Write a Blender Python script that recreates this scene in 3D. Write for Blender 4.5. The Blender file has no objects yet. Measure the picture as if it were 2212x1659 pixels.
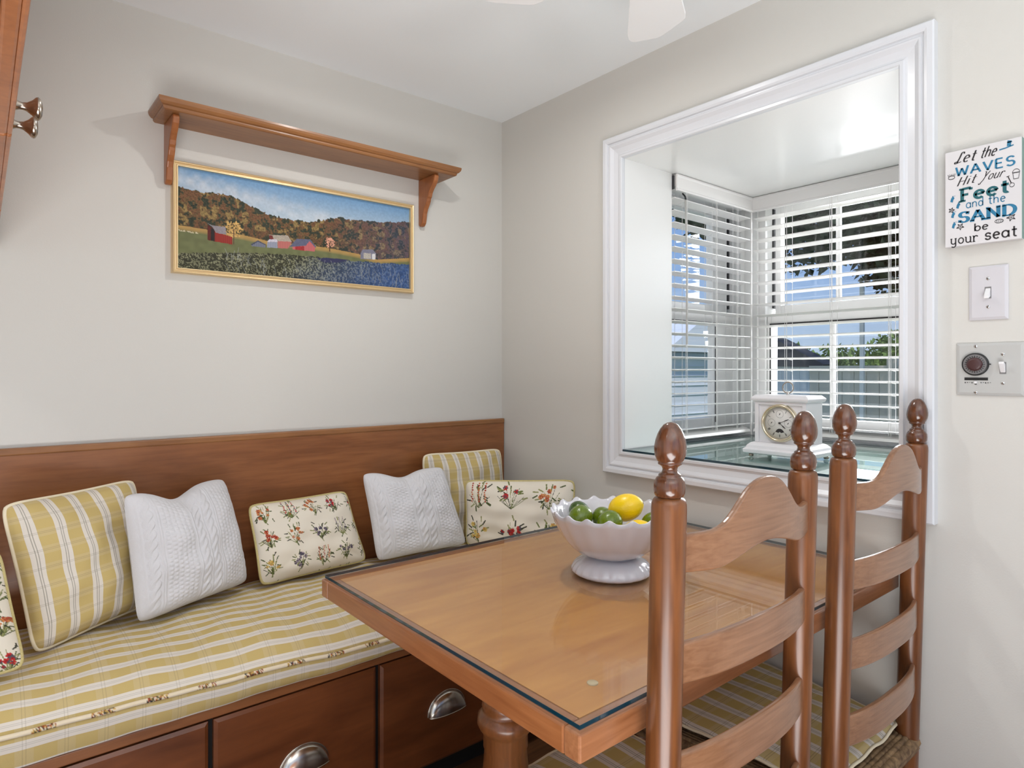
import bpy, math, random
import numpy as np
from mathutils import Vector, Matrix
PI = math.pi
scn = bpy.context.scene
COL = scn.collection
random.seed(7)

# ------------------------------------------------------------------ camera
cam_d = bpy.data.cameras.new('camera')
cam = bpy.data.objects.new('camera', cam_d)
COL.objects.link(cam)
cam.location = (-1.666, -2.074, 1.22)
cam.rotation_euler = (PI / 2, 0, -math.radians(39.68))
cam_d.sensor_width = 36.0
cam_d.lens = 36.0 * 1389.0 / 2212.0
cam_d.shift_y = -(829.5 - 800.0) / 2212.0
cam_d.clip_start = 0.02
cam_d.clip_end = 400
scn.camera = cam

# ------------------------------------------------------------------ view
scn.view_settings.view_transform = 'Standard'
scn.view_settings.look = 'None'
scn.view_settings.gamma = 1.0
scn.view_settings.use_curve_mapping = False
scn.view_settings.exposure = -0.18

# ------------------------------------------------------------------ world (blue sky with thin cloud)
w = bpy.data.worlds.new('world'); scn.world = w
w.use_nodes = True
nt = w.node_tree; nt.nodes.clear()
out = nt.nodes.new('ShaderNodeOutputWorld'); bg = nt.nodes.new('ShaderNodeBackground')
tc = nt.nodes.new('ShaderNodeTexCoord'); sep = nt.nodes.new('ShaderNodeSeparateXYZ')
nt.links.new(tc.outputs['Generated'], sep.inputs[0])
rmp = nt.nodes.new('ShaderNodeValToRGB')
e = rmp.color_ramp.elements
e[0].position = 0.0; e[0].color = (0.62, 0.78, 0.95, 1)
e[1].position = 0.6; e[1].color = (0.10, 0.27, 0.72, 1)
m_ = e.new(0.18); m_.color = (0.28, 0.50, 0.93, 1)
nt.links.new(sep.outputs['Z'], rmp.inputs[0])
nz = nt.nodes.new('ShaderNodeTexNoise'); nz.inputs['Scale'].default_value = 3.5; nz.inputs['Detail'].default_value = 6
mp = nt.nodes.new('ShaderNodeMapping'); mp.inputs['Scale'].default_value = (1, 1, 3.5)
nt.links.new(tc.outputs['Generated'], mp.inputs[0]); nt.links.new(mp.outputs[0], nz.inputs['Vector'])
cr = nt.nodes.new('ShaderNodeValToRGB'); cr.color_ramp.elements[0].position = 0.52; cr.color_ramp.elements[1].position = 0.95
nt.links.new(nz.outputs['Fac'], cr.inputs[0])
mx = nt.nodes.new('ShaderNodeMix'); mx.data_type = 'RGBA'
nt.links.new(cr.outputs['Color'], mx.inputs[0]); nt.links.new(rmp.outputs[0], mx.inputs[6]); mx.inputs[7].default_value = (0.95, 0.96, 1, 1)
nt.links.new(mx.outputs[2], bg.inputs[0]); bg.inputs[1].default_value = 0.95
nt.links.new(bg.outputs[0], out.inputs[0])

# ------------------------------------------------------------------ lights
def light(name, kind, loc, power, color=(1, 1, 1), size=None, size_y=None, target=None, rot=None, **kw):
    d = bpy.data.lights.new(name, kind); o = bpy.data.objects.new(name, d); COL.objects.link(o)
    o.location = loc; d.energy = power; d.color = color
    if kind == 'AREA':
        d.shape = 'RECTANGLE' if size_y else 'DISK'; d.size = size
        if size_y: d.size_y = size_y
    if kind in ('POINT', 'SPOT') and size: d.shadow_soft_size = size
    if target is not None:
        o.rotation_euler = (Vector(target) - Vector(loc)).to_track_quat('-Z', 'Y').to_euler()
    if rot: o.rotation_euler = rot
    for k, v in kw.items(): setattr(d, k, v)
    return o
sun = light('sun', 'SUN', (0, 0, 20), 3.2, (1, 0.96, 0.9))
sun.rotation_euler = Vector((0.46, 0.50, -0.86)).to_track_quat('-Z', 'Y').to_euler()
sun.data.angle = math.radians(0.6)
# daylight entering by the wide glazed opening behind the camera and the one at the side
light('daylight_back', 'AREA', (-1.9, -4.42, 1.35), 8, (0.93, 0.96, 1.0), 2.2, 1.9, rot=(PI / 2, 0, 0))
light('daylight_side', 'AREA', (-3.52, -2.6, 1.4), 4, (0.95, 0.97, 1.0), 1.6, 1.4, rot=(0, -PI / 2, 0))
# sky light falling in through the bay glazing
light('daylight_bay', 'AREA', (2.5, -1.05, 2.0), 250, (0.95, 0.97, 1.0), 1.8, 1.4, target=(0.2, -1.05, 1.3))
light('uplight_fill', 'AREA', (-1.6, -3.40, 1.12), 34, (1.0, 0.985, 0.965), 0.52, rot=(PI, 0, 0))  # added fill lamp behind the camera, lifts the ceiling brightness
# added fill light just above the floor, there to brighten the ceiling
light('floor_fill', 'AREA', (-2.2, -2.70, 0.05), 96, (0.97, 0.985, 1.0), 1.9, 1.5, rot=(PI, 0, 0))
# ceiling lamps (each sits in its own recessed fixture, built below)
LAMPS = [(-0.70, -0.78, 6.2, 0.03), (-2.7, -1.5, 6, 0.09)]
for (lx, ly, lp, ls) in LAMPS:
    light('ceiling_lamp', 'AREA', (lx, ly, 2.232), lp, (1.0, 0.985, 0.96), ls * 2, rot=(0, 0, 0), spread=math.radians(170))

# ------------------------------------------------------------------ helpers: objects
def tag(o, label=None, cat=None, group=None, kind=None):
    if label: o['label'] = label
    if cat: o['category'] = cat
    if group: o['group'] = group
    if kind: o['kind'] = kind
    return o

def empty(name, loc=(0, 0, 0), rz=0, label=None, cat=None, group=None, kind=None):
    o = bpy.data.objects.new(name, None); COL.objects.link(o)
    o.location = loc; o.rotation_euler = (0, 0, rz); o.empty_display_size = 0.05
    return tag(o, label, cat, group, kind)

class MB:
    def __init__(s): s.v = []; s.f = []; s.mi = []; s.uv = []; s.sm = []
    def add(s, verts, faces, mi=0, uvs=None, smooth=False):
        b = len(s.v); s.v += [tuple(p) for p in verts]
        for k, f in enumerate(faces):
            s.f.append([b + i for i in f]); s.mi.append(mi); s.sm.append(smooth)
            s.uv.append([uvs[i] for i in f] if uvs is not None else None)
        return s
    def box(s, a, b, mi=0, M=None):
        x0, x1 = sorted((a[0], b[0])); y0, y1 = sorted((a[1], b[1])); z0, z1 = sorted((a[2], b[2]))
        vs = [(x0, y0, z0), (x1, y0, z0), (x1, y1, z0), (x0, y1, z0), (x0, y0, z1), (x1, y0, z1), (x1, y1, z1), (x0, y1, z1)]
        if M: vs = [M @ Vector(p) for p in vs]
        fs = [(0, 3, 2, 1), (4, 5, 6, 7), (0, 1, 5, 4), (1, 2, 6, 5), (2, 3, 7, 6), (3, 0, 4, 7)]
        return s.add(vs, fs, mi)
    def tube(s, pts, r, n=8, mi=0, cap=True, closed=False):
        pts = [Vector(p) for p in pts]; N = len(pts)
        rs = r if isinstance(r, (list, tuple)) else [r] * N
        rings = []; prev = None
        for i, p in enumerate(pts):
            if closed: t = (pts[(i + 1) % N] - pts[i - 1])
            else: t = pts[min(i + 1, N - 1)] - pts[max(i - 1, 0)]
            t.normalize()
            if prev is None:
                a = Vector((0, 0, 1)) if abs(t.z) < 0.9 else Vector((1, 0, 0))
                nx = t.cross(a).normalized()
            else: nx = (prev - t * prev.dot(t)).normalized()
            prev = nx; ny = t.cross(nx)
            rings.append([p + (nx * math.cos(2 * PI * k / n) + ny * math.sin(2 * PI * k / n)) * rs[i] for k in range(n)])
        vs = [q for rr in rings for q in rr]; fs = []
        for i in range(N if closed else N - 1):
            j = (i + 1) % N
            for k in range(n):
                k2 = (k + 1) % n
                fs.append((i * n + k, i * n + k2, j * n + k2, j * n + k))
        s.add(vs, fs, mi, smooth=True)
        if cap and not closed:
            s.add(rings[0], [tuple(range(n))[::-1]], mi); s.add(rings[-1], [tuple(range(n))], mi)
        return s
    def lathe(s, prof, n=32, mi=0, M=None, fn=None, uv=False):
        """prof: (r, z) bottom to top, turned round z"""
        vs = []; 
        for (r, z) in prof:
            for k in range(n):
                a = 2 * PI * k / n
                p = fn(r, z, a) if fn else (r * math.cos(a), r * math.sin(a), z)
                vs.append(M @ Vector(p) if M else p)
        fs = []
        for i in range(len(prof) - 1):
            for k in range(n):
                k2 = (k + 1) % n
                fs.append((i * n + k, i * n + k2, (i + 1) * n + k2, (i + 1) * n + k))
        s.add(vs, fs, mi, smooth=True)
        return s
    def prism(s, poly, z0, z1, mi=0, axis='z', M=None):
        """poly: 2D points extruded along axis from z0 to z1"""
        n = len(poly)
        def mk(a, b, c):
            if axis == 'z': return (a, b, c)
            if axis == 'x': return (c, a, b)
            return (a, c, b)
        vs = [mk(a, b, z0) for a, b in poly] + [mk(a, b, z1) for a, b in poly]
        if M: vs = [M @ Vector(p) for p in vs]
        fs = [tuple(range(n))[::-1], tuple(range(n, 2 * n))] + [(i, (i + 1) % n, n + (i + 1) % n, n + i) for i in range(n)]
        return s.add(vs, fs, mi)
    def grid(s, P, mi=0, uv=None, smooth=True, flip=False):
        """P[i][j] points"""
        a, b = len(P), len(P[0]); vs = [p for r in P for p in r]
        fs = []
        for i in range(a - 1):
            for j in range(b - 1):
                q = (i * b + j, i * b + j + 1, (i + 1) * b + j + 1, (i + 1) * b + j)
                fs.append(q[::-1] if flip else q)
        uvs = [u for r in uv for u in r] if uv else None
        s.add(vs, fs, mi, uvs, smooth); return s
    def build(s, name, mats, parent=None, bevel=0, seg=2, loc=None, fix=True):
        me = bpy.data.meshes.new(name); me.from_pydata(s.v, [], s.f)
        if any(u is not None for u in s.uv):
            ul = me.uv_layers.new(name='UVMap'); flat = []
            for f, u in zip(s.f, s.uv):
                for k in range(len(f)): flat += list(u[k]) if u else [0, 0]
            ul.data.foreach_set('uv', flat)
        if not isinstance(mats, (list, tuple)): mats = [mats]
        for m in mats: me.materials.append(m)
        me.polygons.foreach_set('material_index', s.mi)
        me.polygons.foreach_set('use_smooth', s.sm)
        me.update()
        if fix:
            import bmesh
            bm = bmesh.new(); bm.from_mesh(me); bmesh.ops.recalc_face_normals(bm, faces=bm.faces); bm.to_mesh(me); bm.free()
        o = bpy.data.objects.new(name, me); COL.objects.link(o)
        if loc: o.location = loc
        if parent: o.parent = parent
        if bevel:
            b = o.modifiers.new('bevel', 'BEVEL'); b.width = bevel; b.segments = seg; b.limit_method = 'ANGLE'; b.angle_limit = math.radians(35)
            b.harden_normals = False
        return o

def fast_grid(name, P, mat, parent=None, cols=None, uv=None):
    """P: numpy (a,b,3)"""
    a, b = P.shape[:2]
    me = bpy.data.meshes.new(name)
    idx = np.arange(a * b).reshape(a, b)
    q = np.stack([idx[:-1, :-1], idx[:-1, 1:], idx[1:, 1:], idx[1:, :-1]], -1).reshape(-1, 4)
    me.vertices.add(a * b); me.vertices.foreach_set('co', P.reshape(-1).astype(np.float32))
    me.loops.add(q.size); me.loops.foreach_set('vertex_index', q.reshape(-1).astype(np.int32))
    me.polygons.add(len(q)); me.polygons.foreach_set('loop_start', np.arange(0, q.size, 4, dtype=np.int32))
    me.polygons.foreach_set('use_smooth', np.ones(len(q), dtype=bool))
    me.update(calc_edges=True)
    if uv is not None:
        ul = me.uv_layers.new(name='UVMap'); ul.data.foreach_set('uv', uv.reshape(-1, 2)[q.reshape(-1)].reshape(-1).astype(np.float32))
    if cols is not None:
        ca = me.color_attributes.new('Col', 'FLOAT_COLOR', 'POINT')
        c4 = np.ones((a * b, 4), np.float32); c4[:, :3] = cols.reshape(-1, 3); ca.data.foreach_set('color', c4.reshape(-1))
    me.materials.append(mat); me.validate(); me.update()
    o = bpy.data.objects.new(name, me); COL.objects.link(o)
    if parent: o.parent = parent
    return o

def copy_tree(o, parent=None):
    c = o.copy(); COL.objects.link(c); c.parent = parent
    for ch in [x for x in list(bpy.data.objects) if x.parent == o]: copy_tree(ch, c)
    return c

# ------------------------------------------------------------------ helpers: materials
def srgb(r, g, b):
    f = lambda c: (c / 255 / 12.92) if c / 255 <= 0.04045 else ((c / 255 + 0.055) / 1.055) ** 2.4
    return (f(r), f(g), f(b), 1)
def newmat(name):
    m = bpy.data.materials.new(name); m.use_nodes = True
    b = m.node_tree.nodes['Principled BSDF']; return m, m.node_tree, b
def plain(name, c, rough=0.5, metal=0, bump=0, bscale=200, coat=0, spec=0.5, var=0):
    m, nt, b = newmat(name)
    b.inputs['Base Color'].default_value = c; b.inputs['Roughness'].default_value = rough
    b.inputs['Metallic'].default_value = metal; b.inputs['Coat Weight'].default_value = coat
    b.inputs['Specular IOR Level'].default_value = spec
    if bump or var:
        t = nt.nodes.new('ShaderNodeTexCoord'); n = nt.nodes.new('ShaderNodeTexNoise'); n.inputs['Scale'].default_value = bscale
        n.inputs['Detail'].default_value = 4
        nt.links.new(t.outputs['Object'], n.inputs['Vector'])
        if bump:
            bp = nt.nodes.new('ShaderNodeBump'); bp.inputs['Strength'].default_value = bump; bp.inputs['Distance'].default_value = 0.002
            nt.links.new(n.outputs['Fac'], bp.inputs['Height']); nt.links.new(bp.outputs[0], b.inputs['Normal'])
        if var:
            r = nt.nodes.new('ShaderNodeMix'); r.data_type = 'RGBA'; r.blend_type = 'MULTIPLY'; r.inputs[0].default_value = 1
            k = nt.nodes.new('ShaderNodeMapRange'); k.inputs[3].default_value = 1 - var; k.inputs[4].default_value = 1 + var
            nt.links.new(n.outputs['Fac'], k.inputs[0]); r.inputs[6].default_value = c; nt.links.new(k.outputs[0], r.inputs[7])
            nt.links.new(r.outputs[2], b.inputs['Base Color'])
    return m
def wood(name, dark, light_, axis=0, rough=0.35, coat=0.3, scale=6, stretch=14, figure=0.5):
    m, nt, b = newmat(name); N = nt.nodes.new; Lk = nt.links.new
    t = N('ShaderNodeTexCoord'); mp = N('ShaderNodeMapping')
    s = [stretch] * 3; s[axis] = 1.0; mp.inputs['Scale'].default_value = s
    Lk(t.outputs['Object'], mp.inputs[0])
    n1 = N('ShaderNodeTexNoise'); n1.inputs['Scale'].default_value = scale; n1.inputs['Detail'].default_value = 6; n1.inputs['Distortion'].default_value = 0.6
    Lk(mp.outputs[0], n1.inputs['Vector'])
    mp2 = N('ShaderNodeMapping'); s2 = [3.0] * 3; s2[axis] = 1.0; mp2.inputs['Scale'].default_value = s2; Lk(t.outputs['Object'], mp2.inputs[0])
    n2 = N('ShaderNodeTexNoise'); n2.inputs['Scale'].default_value = 2.6; n2.inputs['Detail'].default_value = 5; n2.inputs['Distortion'].default_value = 1.2
    Lk(mp2.outputs[0], n2.inputs['Vector'])
    mix = N('ShaderNodeMix'); mix.data_type = 'FLOAT'; mix.inputs[0].default_value = figure
    Lk(n1.outputs['Fac'], mix.inputs[2]); Lk(n2.outputs['Fac'], mix.inputs[3])
    r = N('ShaderNodeValToRGB'); r.color_ramp.elements[0].position = 0.33; r.color_ramp.elements[1].position = 0.66
    r.color_ramp.elements[0].color = dark; r.color_ramp.elements[1].color = light_
    Lk(mix.outputs[0], r.inputs[0]); Lk(r.outputs[0], b.inputs['Base Color'])
    b.inputs['Roughness'].default_value = rough; b.inputs['Coat Weight'].default_value = coat; b.inputs['Coat Roughness'].default_value = 0.15
    return m
def vcol(name, rough=0.8, sheen=0.0, coat=0):
    m, nt, b = newmat(name); a = nt.nodes.new('ShaderNodeAttribute'); a.attribute_name = 'Col'
    nt.links.new(a.outputs['Color'], b.inputs['Base Color']); b.inputs['Roughness'].default_value = rough
    b.inputs['Sheen Weight'].default_value = sheen; b.inputs['Specular IOR Level'].default_value = 0.25; b.inputs['Coat Weight'].default_value = coat
    return m
def glassmat(name, tint=(0.97, 0.985, 0.98, 1), ior=1.5, rough=0.0):
    m = bpy.data.materials.new(name); m.use_nodes = True; nt = m.node_tree; nt.nodes.clear()
    o = nt.nodes.new('ShaderNodeOutputMaterial'); tr = nt.nodes.new('ShaderNodeBsdfTransparent'); gl = nt.nodes.new('ShaderNodeBsdfGlossy')
    lw = nt.nodes.new('ShaderNodeLayerWeight'); lw.inputs[0].default_value = 0.5
    pw = nt.nodes.new('ShaderNodeMath'); pw.operation = 'POWER'; pw.inputs[1].default_value = 5.0; nt.links.new(lw.outputs['Facing'], pw.inputs[0])
    fr = nt.nodes.new('ShaderNodeMath'); fr.operation = 'MULTIPLY_ADD'; f0 = ((ior - 1) / (ior + 1)) ** 2
    fr.inputs[1].default_value = 0.9; fr.inputs[2].default_value = f0; nt.links.new(pw.outputs[0], fr.inputs[0]); mx = nt.nodes.new('ShaderNodeMixShader')
    tr.inputs[0].default_value = tint; gl.inputs['Roughness'].default_value = rough
    nt.links.new(fr.outputs[0], mx.inputs[0]); nt.links.new(tr.outputs[0], mx.inputs[1]); nt.links.new(gl.outputs[0], mx.inputs[2]); nt.links.new(mx.outputs[0], o.inputs[0])
    return m
def plaid(name, period=0.065, cross=0.052, gold=srgb(190, 168, 110), white=srgb(216, 211, 206), swap=False, line=0.62):
    """gold cloth, white bands along one thread with a double dark line in each, thin double lines across; UV in metres"""
    m, nt, b = newmat(name); N = nt.nodes.new; Lk = nt.links.new
    uv = N('ShaderNodeUVMap'); uv.uv_map = 'UVMap'; sp = N('ShaderNodeSeparateXYZ'); Lk(uv.outputs[0], sp.inputs[0])
    A, B = (sp.outputs[0], sp.outputs[1]) if not swap else (sp.outputs[1], sp.outputs[0])
    def mth(op, a, b_=None, c=None):
        n = N('ShaderNodeMath'); n.operation = op
        for i, x in enumerate((a, b_, c)):
            if x is None: continue
            if isinstance(x, (int, float)): n.inputs[i].default_value = x
            else: Lk(x, n.inputs[i])
        return n.outputs[0]
    def tri(c, per):
        return mth('ABSOLUTE', mth('SUBTRACT', mth('FRACT', mth('DIVIDE', mth('ADD', c, 50 * per), per)), 0.5))
    def band(x, lo, hi):
        return mth('MULTIPLY', mth('GREATER_THAN', x, lo), mth('LESS_THAN', x, hi))
    ta, tb = tri(A, period), tri(B, cross)
    def mixc(f, c1, c2):
        n = N('ShaderNodeMix'); n.data_type = 'RGBA'; Lk(f, n.inputs[0])
        for i, c in ((6, c1), (7, c2)):
            if isinstance(c, tuple): n.inputs[i].default_value = c
            else: Lk(c, n.inputs[i])
        return n.outputs[2]
    wb = band(ta, -1, 0.205)
    soft = mth('MULTIPLY', band(tb, -1, 0.22), 0.10)
    c = mixc(soft, gold, white)
    c = mixc(mth('MULTIPLY', wb, 0.80), c, white)
    ln = mth('MULTIPLY', band(ta, 0.025, 0.055), line)
    c = mixc(ln, c, srgb(112, 110, 96))
    l2 = mth('MULTIPLY', band(tb, 0.03, 0.052), line * 0.75)
    c = mixc(l2, c, srgb(118, 110, 84))
    tcn = N('ShaderNodeTexCoord'); nz = N('ShaderNodeTexNoise'); nz.inputs['Scale'].default_value = 700; Lk(tcn.outputs['Object'], nz.inputs['Vector'])
    bp = N('ShaderNodeBump'); bp.inputs['Strength'].default_value = 0.25; bp.inputs['Distance'].default_value = 0.001
    nz2 = N('ShaderNodeTexNoise'); nz2.inputs['Scale'].default_value = 22; nz2.inputs['Detail'].default_value = 3; Lk(tcn.outputs['Object'], nz2.inputs['Vector'])
    hs = mth('ADD', nz.outputs['Fac'], mth('MULTIPLY', nz2.outputs['Fac'], 3.0))
    Lk(hs, bp.inputs['Height']); Lk(bp.outputs[0], b.inputs['Normal'])
    Lk(c, b.inputs['Base Color']); b.inputs['Roughness'].default_value = 0.85; b.inputs['Specular IOR Level'].default_value = 0.2
    return m

M = {}
M['wall'] = plain('wall_paint', srgb(207, 205, 199), 0.55, bump=0.12, bscale=260, spec=0.3)
M['ceiling'] = plain('ceiling_paint', srgb(240, 244, 246), 0.8, bump=0.1, bscale=180, spec=0.2)
M['trim'] = plain('trim_paint', srgb(218, 220, 224), 0.25, bump=0.03, bscale=60)
M['bay'] = plain('bay_paint', srgb(236, 236, 234), 0.22, bump=0.05, bscale=90)
M['floor'] = wood('floor_wood', srgb(70, 44, 28), srgb(120, 80, 50), 0, 0.4, 0.1)
M['cab'] = wood('cabinet_wood', srgb(122, 78, 42), srgb(158, 108, 64), 0, 0.38, 0.25, 7, 12, 0.6)
M['cab_z'] = wood('cabinet_wood_upright', srgb(132, 76, 38), srgb(168, 104, 58), 2, 0.38, 0.2, 7, 12, 0.6)
M['bench'] = wood('bench_wood', srgb(116, 68, 36), srgb(150, 96, 56), 0, 0.36, 0.25, 7, 12, 0.55)
M['drawer'] = wood('drawer_wood', srgb(90, 46, 20), srgb(124, 70, 36), 0, 0.36, 0.25, 5, 8, 0.6)
M['table'] = wood('table_wood', srgb(178, 114, 48), srgb(210, 150, 76), 0, 0.5, 0.0, 4, 9, 0.6)
M['tableedge'] = wood('table_edge_wood', srgb(136, 84, 50), srgb(170, 114, 76), 0, 0.32, 0.3, 7, 16, 0.4)
M['chair'] = wood('chair_wood', srgb(84, 46, 20), srgb(132, 80, 42), 2, 0.32, 0.22, 7, 14, 0.5)
M['finial'] = wood('finial_wood', srgb(66, 36, 20), srgb(104, 62, 38), 2, 0.2, 0.6, 12, 16, 0.3)  # post wood made darker: the weaker reflection is put into the colour
M['slat'] = wood('chair_slat_wood', srgb(118, 78, 50), srgb(152, 110, 80), 0, 0.28, 0.45, 9, 18, 0.4)
M['dark'] = plain('dark_gap', (0.006, 0.005, 0.004, 1), 0.8)
M['chrome'] = plain('brushed_nickel', (0.62, 0.58, 0.52, 1), 0.22, 1.0)
M['bronze'] = plain('antique_pewter', (0.42, 0.36, 0.30, 1), 0.22, 1.0)
M['gold'] = plain('gilt', (0.78, 0.60, 0.34, 1), 0.32, 0.6, bump=0.2, bscale=300)
M['brass'] = plain('pale_brass', (0.80, 0.72, 0.55, 1), 0.2, 1.0)
M['silver'] = plain('silver', (0.7, 0.7, 0.68, 1), 0.2, 1.0)
M['white'] = plain('white_plastic', srgb(232, 231, 232), 0.3)
M['blind'] = plain('blind_vinyl', srgb(240, 238, 236), 0.35)
M['fan'] = plain('fan_white', srgb(235, 235, 235), 0.4)
M['plate'] = plain('switch_plate', srgb(204, 202, 206), 0.3)
M['plate2'] = plain('timer_plate', srgb(186, 186, 183), 0.3)
M['black'] = plain('black_plastic', (0.012, 0.012, 0.013, 1), 0.35)
M['edge'] = plain('glass_edge', (0.004, 0.035, 0.055, 1), 0.08, coat=0.5)
M['glass'] = glassmat('sheet_glass', (0.985, 0.995, 0.99, 1))
M['pane'] = glassmat('window_glass', (0.98, 0.98, 0.98, 1), 1.45)
M['sillglass'] = glassmat('sill_glass', (0.84, 0.93, 0.90, 1), 1.6)
M['ceramic'] = plain('white_ceramic', srgb(206, 204, 210), 0.12, coat=0.6)
M['clockwhite'] = plain('clock_white', srgb(228, 227, 230), 0.3)
M['dial'] = plain('dial_face', srgb(222, 220, 216), 0.45)
M['ink'] = plain('dark_ink', srgb(45, 42, 44), 0.5)
M['inkgray'] = plain('gray_ink', srgb(120, 118, 118), 0.5)
M['teal'] = plain('teal_paint', srgb(32, 96, 104), 0.5)
M['blue'] = plain('blue_paint', srgb(40, 116, 152), 0.5, var=0.3, bscale=150)
M['board'] = plain('sign_board', srgb(214, 212, 213), 0.55, bump=0.1, bscale=80)
M['boardside'] = plain('sign_side', srgb(122, 150, 142), 0.7)
M['lime'] = plain('lime_peel', srgb(92, 114, 8), 0.22, bump=0.35, bscale=260, coat=0.3, var=0.35)
M['lime_dark'] = plain('dark_lime_peel', srgb(52, 80, 16), 0.22, bump=0.35, bscale=260, coat=0.3, var=0.3)
M['lemon'] = plain('lemon_peel', srgb(246, 206, 12), 0.3, bump=0.25, bscale=260, coat=0.2)
M['cream'] = plain('cream_cloth', srgb(226, 214, 186), 0.85, bump=0.3, bscale=500)
M['knit'] = plain('white_knit', srgb(208, 207, 209), 0.95, bump=0.5, bscale=520, spec=0.1)
M['rush'] = wood('rush', srgb(84, 62, 42), srgb(150, 122, 88), 0, 0.8, 0, 60, 1.2, 0.1)
M['plaid'] = plaid('plaid_cloth', 0.054, 0.040)
M['plaid_seat'] = plaid('plaid_seat_cloth', 0.042, 0.068, swap=True, line=0.30)
M['plaid_pad'] = plaid('plaid_pad_cloth', 0.060, 0.060)
M['vcloth'] = vcol('printed_cloth', 0.85)
M['paint'] = vcol('oil_paint', 0.5)
M['knitcol'] = vcol('knit_cloth', 0.95)
M['vinyl'] = plain('window_vinyl', srgb(228, 228, 226), 0.35)
M['groove'] = plain('window_groove', srgb(70, 70, 72), 0.6)
M['clear'] = plain('clear_bumper', srgb(196, 176, 140), 0.15, coat=0.6)

# ------------------------------------------------------------------ room shell
CEIL = 2.244
OY0, OY1, OZ0, OZ1 = -1.495, -0.656, 0.950, 1.930        # opening in the right wall
XB, YB = -3.6, -4.5
def S(name, mb, mat, **k):
    o = mb.build(name, mat, **k); o['kind'] = 'structure'; return o
S('floor', MB().box((XB - .15, YB - .15, -0.12), (0.15, 0.15, 0)), M['floor'])
S('ceiling', MB().box((XB - .15, YB - .15, CEIL), (0.15, 0.15, CEIL + 0.15)), M['ceiling'])
S('wall_left', MB().box((XB - .15, 0, 0), (0, 0.15, CEIL)), M['wall'])
wr = MB()
g_ = 0.05
wr.box((0, OY1 + g_, 0), (0.15, 0.15, CEIL)).box((0, YB - .15, 0), (0.15, OY0 - g_, CEIL))
wr.box((0, OY0 - g_, 0), (0.15, OY1 + g_, OZ0 - g_)).box((0, OY0 - g_, OZ1 + g_), (0.15, OY1 + g_, CEIL))
S('wall_right', wr, M['wall'])
# wall behind the camera with a wide glazed opening, and the far side wall with a window
wb = MB(); wb.box((XB, YB - .15, 0), (-3.05, YB, CEIL)).box((-0.75, YB - .15, 0), (0, YB, CEIL)).box((-3.05, YB - .15, 2.3 - .0), (-0.75, YB, CEIL)) if CEIL > 2.3 else None
wb.box((-3.05, YB - .15, 0), (-0.75, YB, 0.35))
S('wall_back', wb, M['wall'])
ws = MB(); ws.box((XB - .15, -1.75, 0), (XB, 0, CEIL)).box((XB - .15, YB, 0), (XB, -3.45, CEIL)).box((XB - .15, -3.45, 0), (XB, -1.75, 0.65)).box((XB - .15, -3.45, 2.15), (XB, -1.75, CEIL))
S('wall_side', ws, M['wall'])
S('window_3', MB().box((-3.05, YB - .12, 0.35), (-0.75, YB - .11, CEIL)), M['pane'])
S('window_4', MB().box((XB - .12, -3.45, 0.65), (XB - .11, -1.75, 2.15)), M['pane'])
S('baseboard_right', MB().box((-0.014, YB, 0), (-0.0005, 0, 0.09)), M['trim'], bevel=0.004)
# bay box pushed out through the right wall
XO = 0.86; YO = -0.60
bl = MB()
bl.box((0.002, OY1, OZ0 - .05), (0.151, OY1 + 0.05, OZ1)).box((0.151, OY1, OZ0 - .1), (0.26, OY1 + 0.25, OZ1 + 0.1))          # panel beside the side window
bl.box((0.15, YO, OZ0 - .1), (0.98, YO + 0.10, OZ0 + 0.0)).box((0.26, YO, OZ1 - 0.02), (0.98, YO + 0.1, OZ1 + 0.1))
S('wall_bay_left', bl, M['bay'])
S('wall_bay_corner', MB().box((0.845, -0.655, OZ0), (0.955, -0.50, OZ1)), M['bay'])
S('wall_bay_right', MB().box((0.151, OY0 - 0.1, OZ0 - .1), (0.98, OY0, OZ1 + .1)).box((0.002, OY0 - 0.05, OZ0 - .05), (0.151, OY0, OZ1)), M['bay'])
S('ceiling_bay', MB().box((0.151, OY0 - .1, OZ1), (1.1, -0.42, OZ1 + 0.12)).box((0.002, OY0 - .05, OZ1), (0.151, OY1 + .05, OZ1 + 0.05)), M['bay'])
S('trim_1', MB().box((-0.010, OY0, OZ0 - 0.05), (0.262, OY1, OZ0)).box((0.262, OY0, OZ0 - 0.05), (0.98, OY1 + 0.16, OZ0)), M['trim'])
# casing round the opening
def mitred(prof, y0, y1, z0, z1, xsurf=0.0, sgn=-1):
    """prof: (outward, thick) pairs; ring in plane x=xsurf"""
    rings = []
    for (o, t) in prof:
        x = xsurf + sgn * t
        rings.append([(x, y0 - o, z0 - o), (x, y1 + o, z0 - o), (x, y1 + o, z1 + o), (x, y0 - o, z1 + o)])
    mb = MB()
    for i in range(len(prof) - 1):
        for k in range(4):
            k2 = (k + 1) % 4
            mb.add([rings[i][k], rings[i][k2], rings[i + 1][k2], rings[i + 1][k]], [(0, 1, 2, 3)])
    return mb
cprof = [(0, -0.0015), (0, 0.012), (0.003, 0.015), (0.010, 0.015), (0.013, 0.011), (0.018, 0.010), (0.034, 0.014), (0.044, 0.021), (0.048, 0.0215), (0.050, 0.018), (0.054, 0.018), (0.056, 0.024), (0.062, 0.026), (0.073, 0.026), (0.076, 0.023), (0.076, 0)]
S('trim_2', mitred(cprof, OY0, OY1, OZ0, OZ1), M['trim'])

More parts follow.
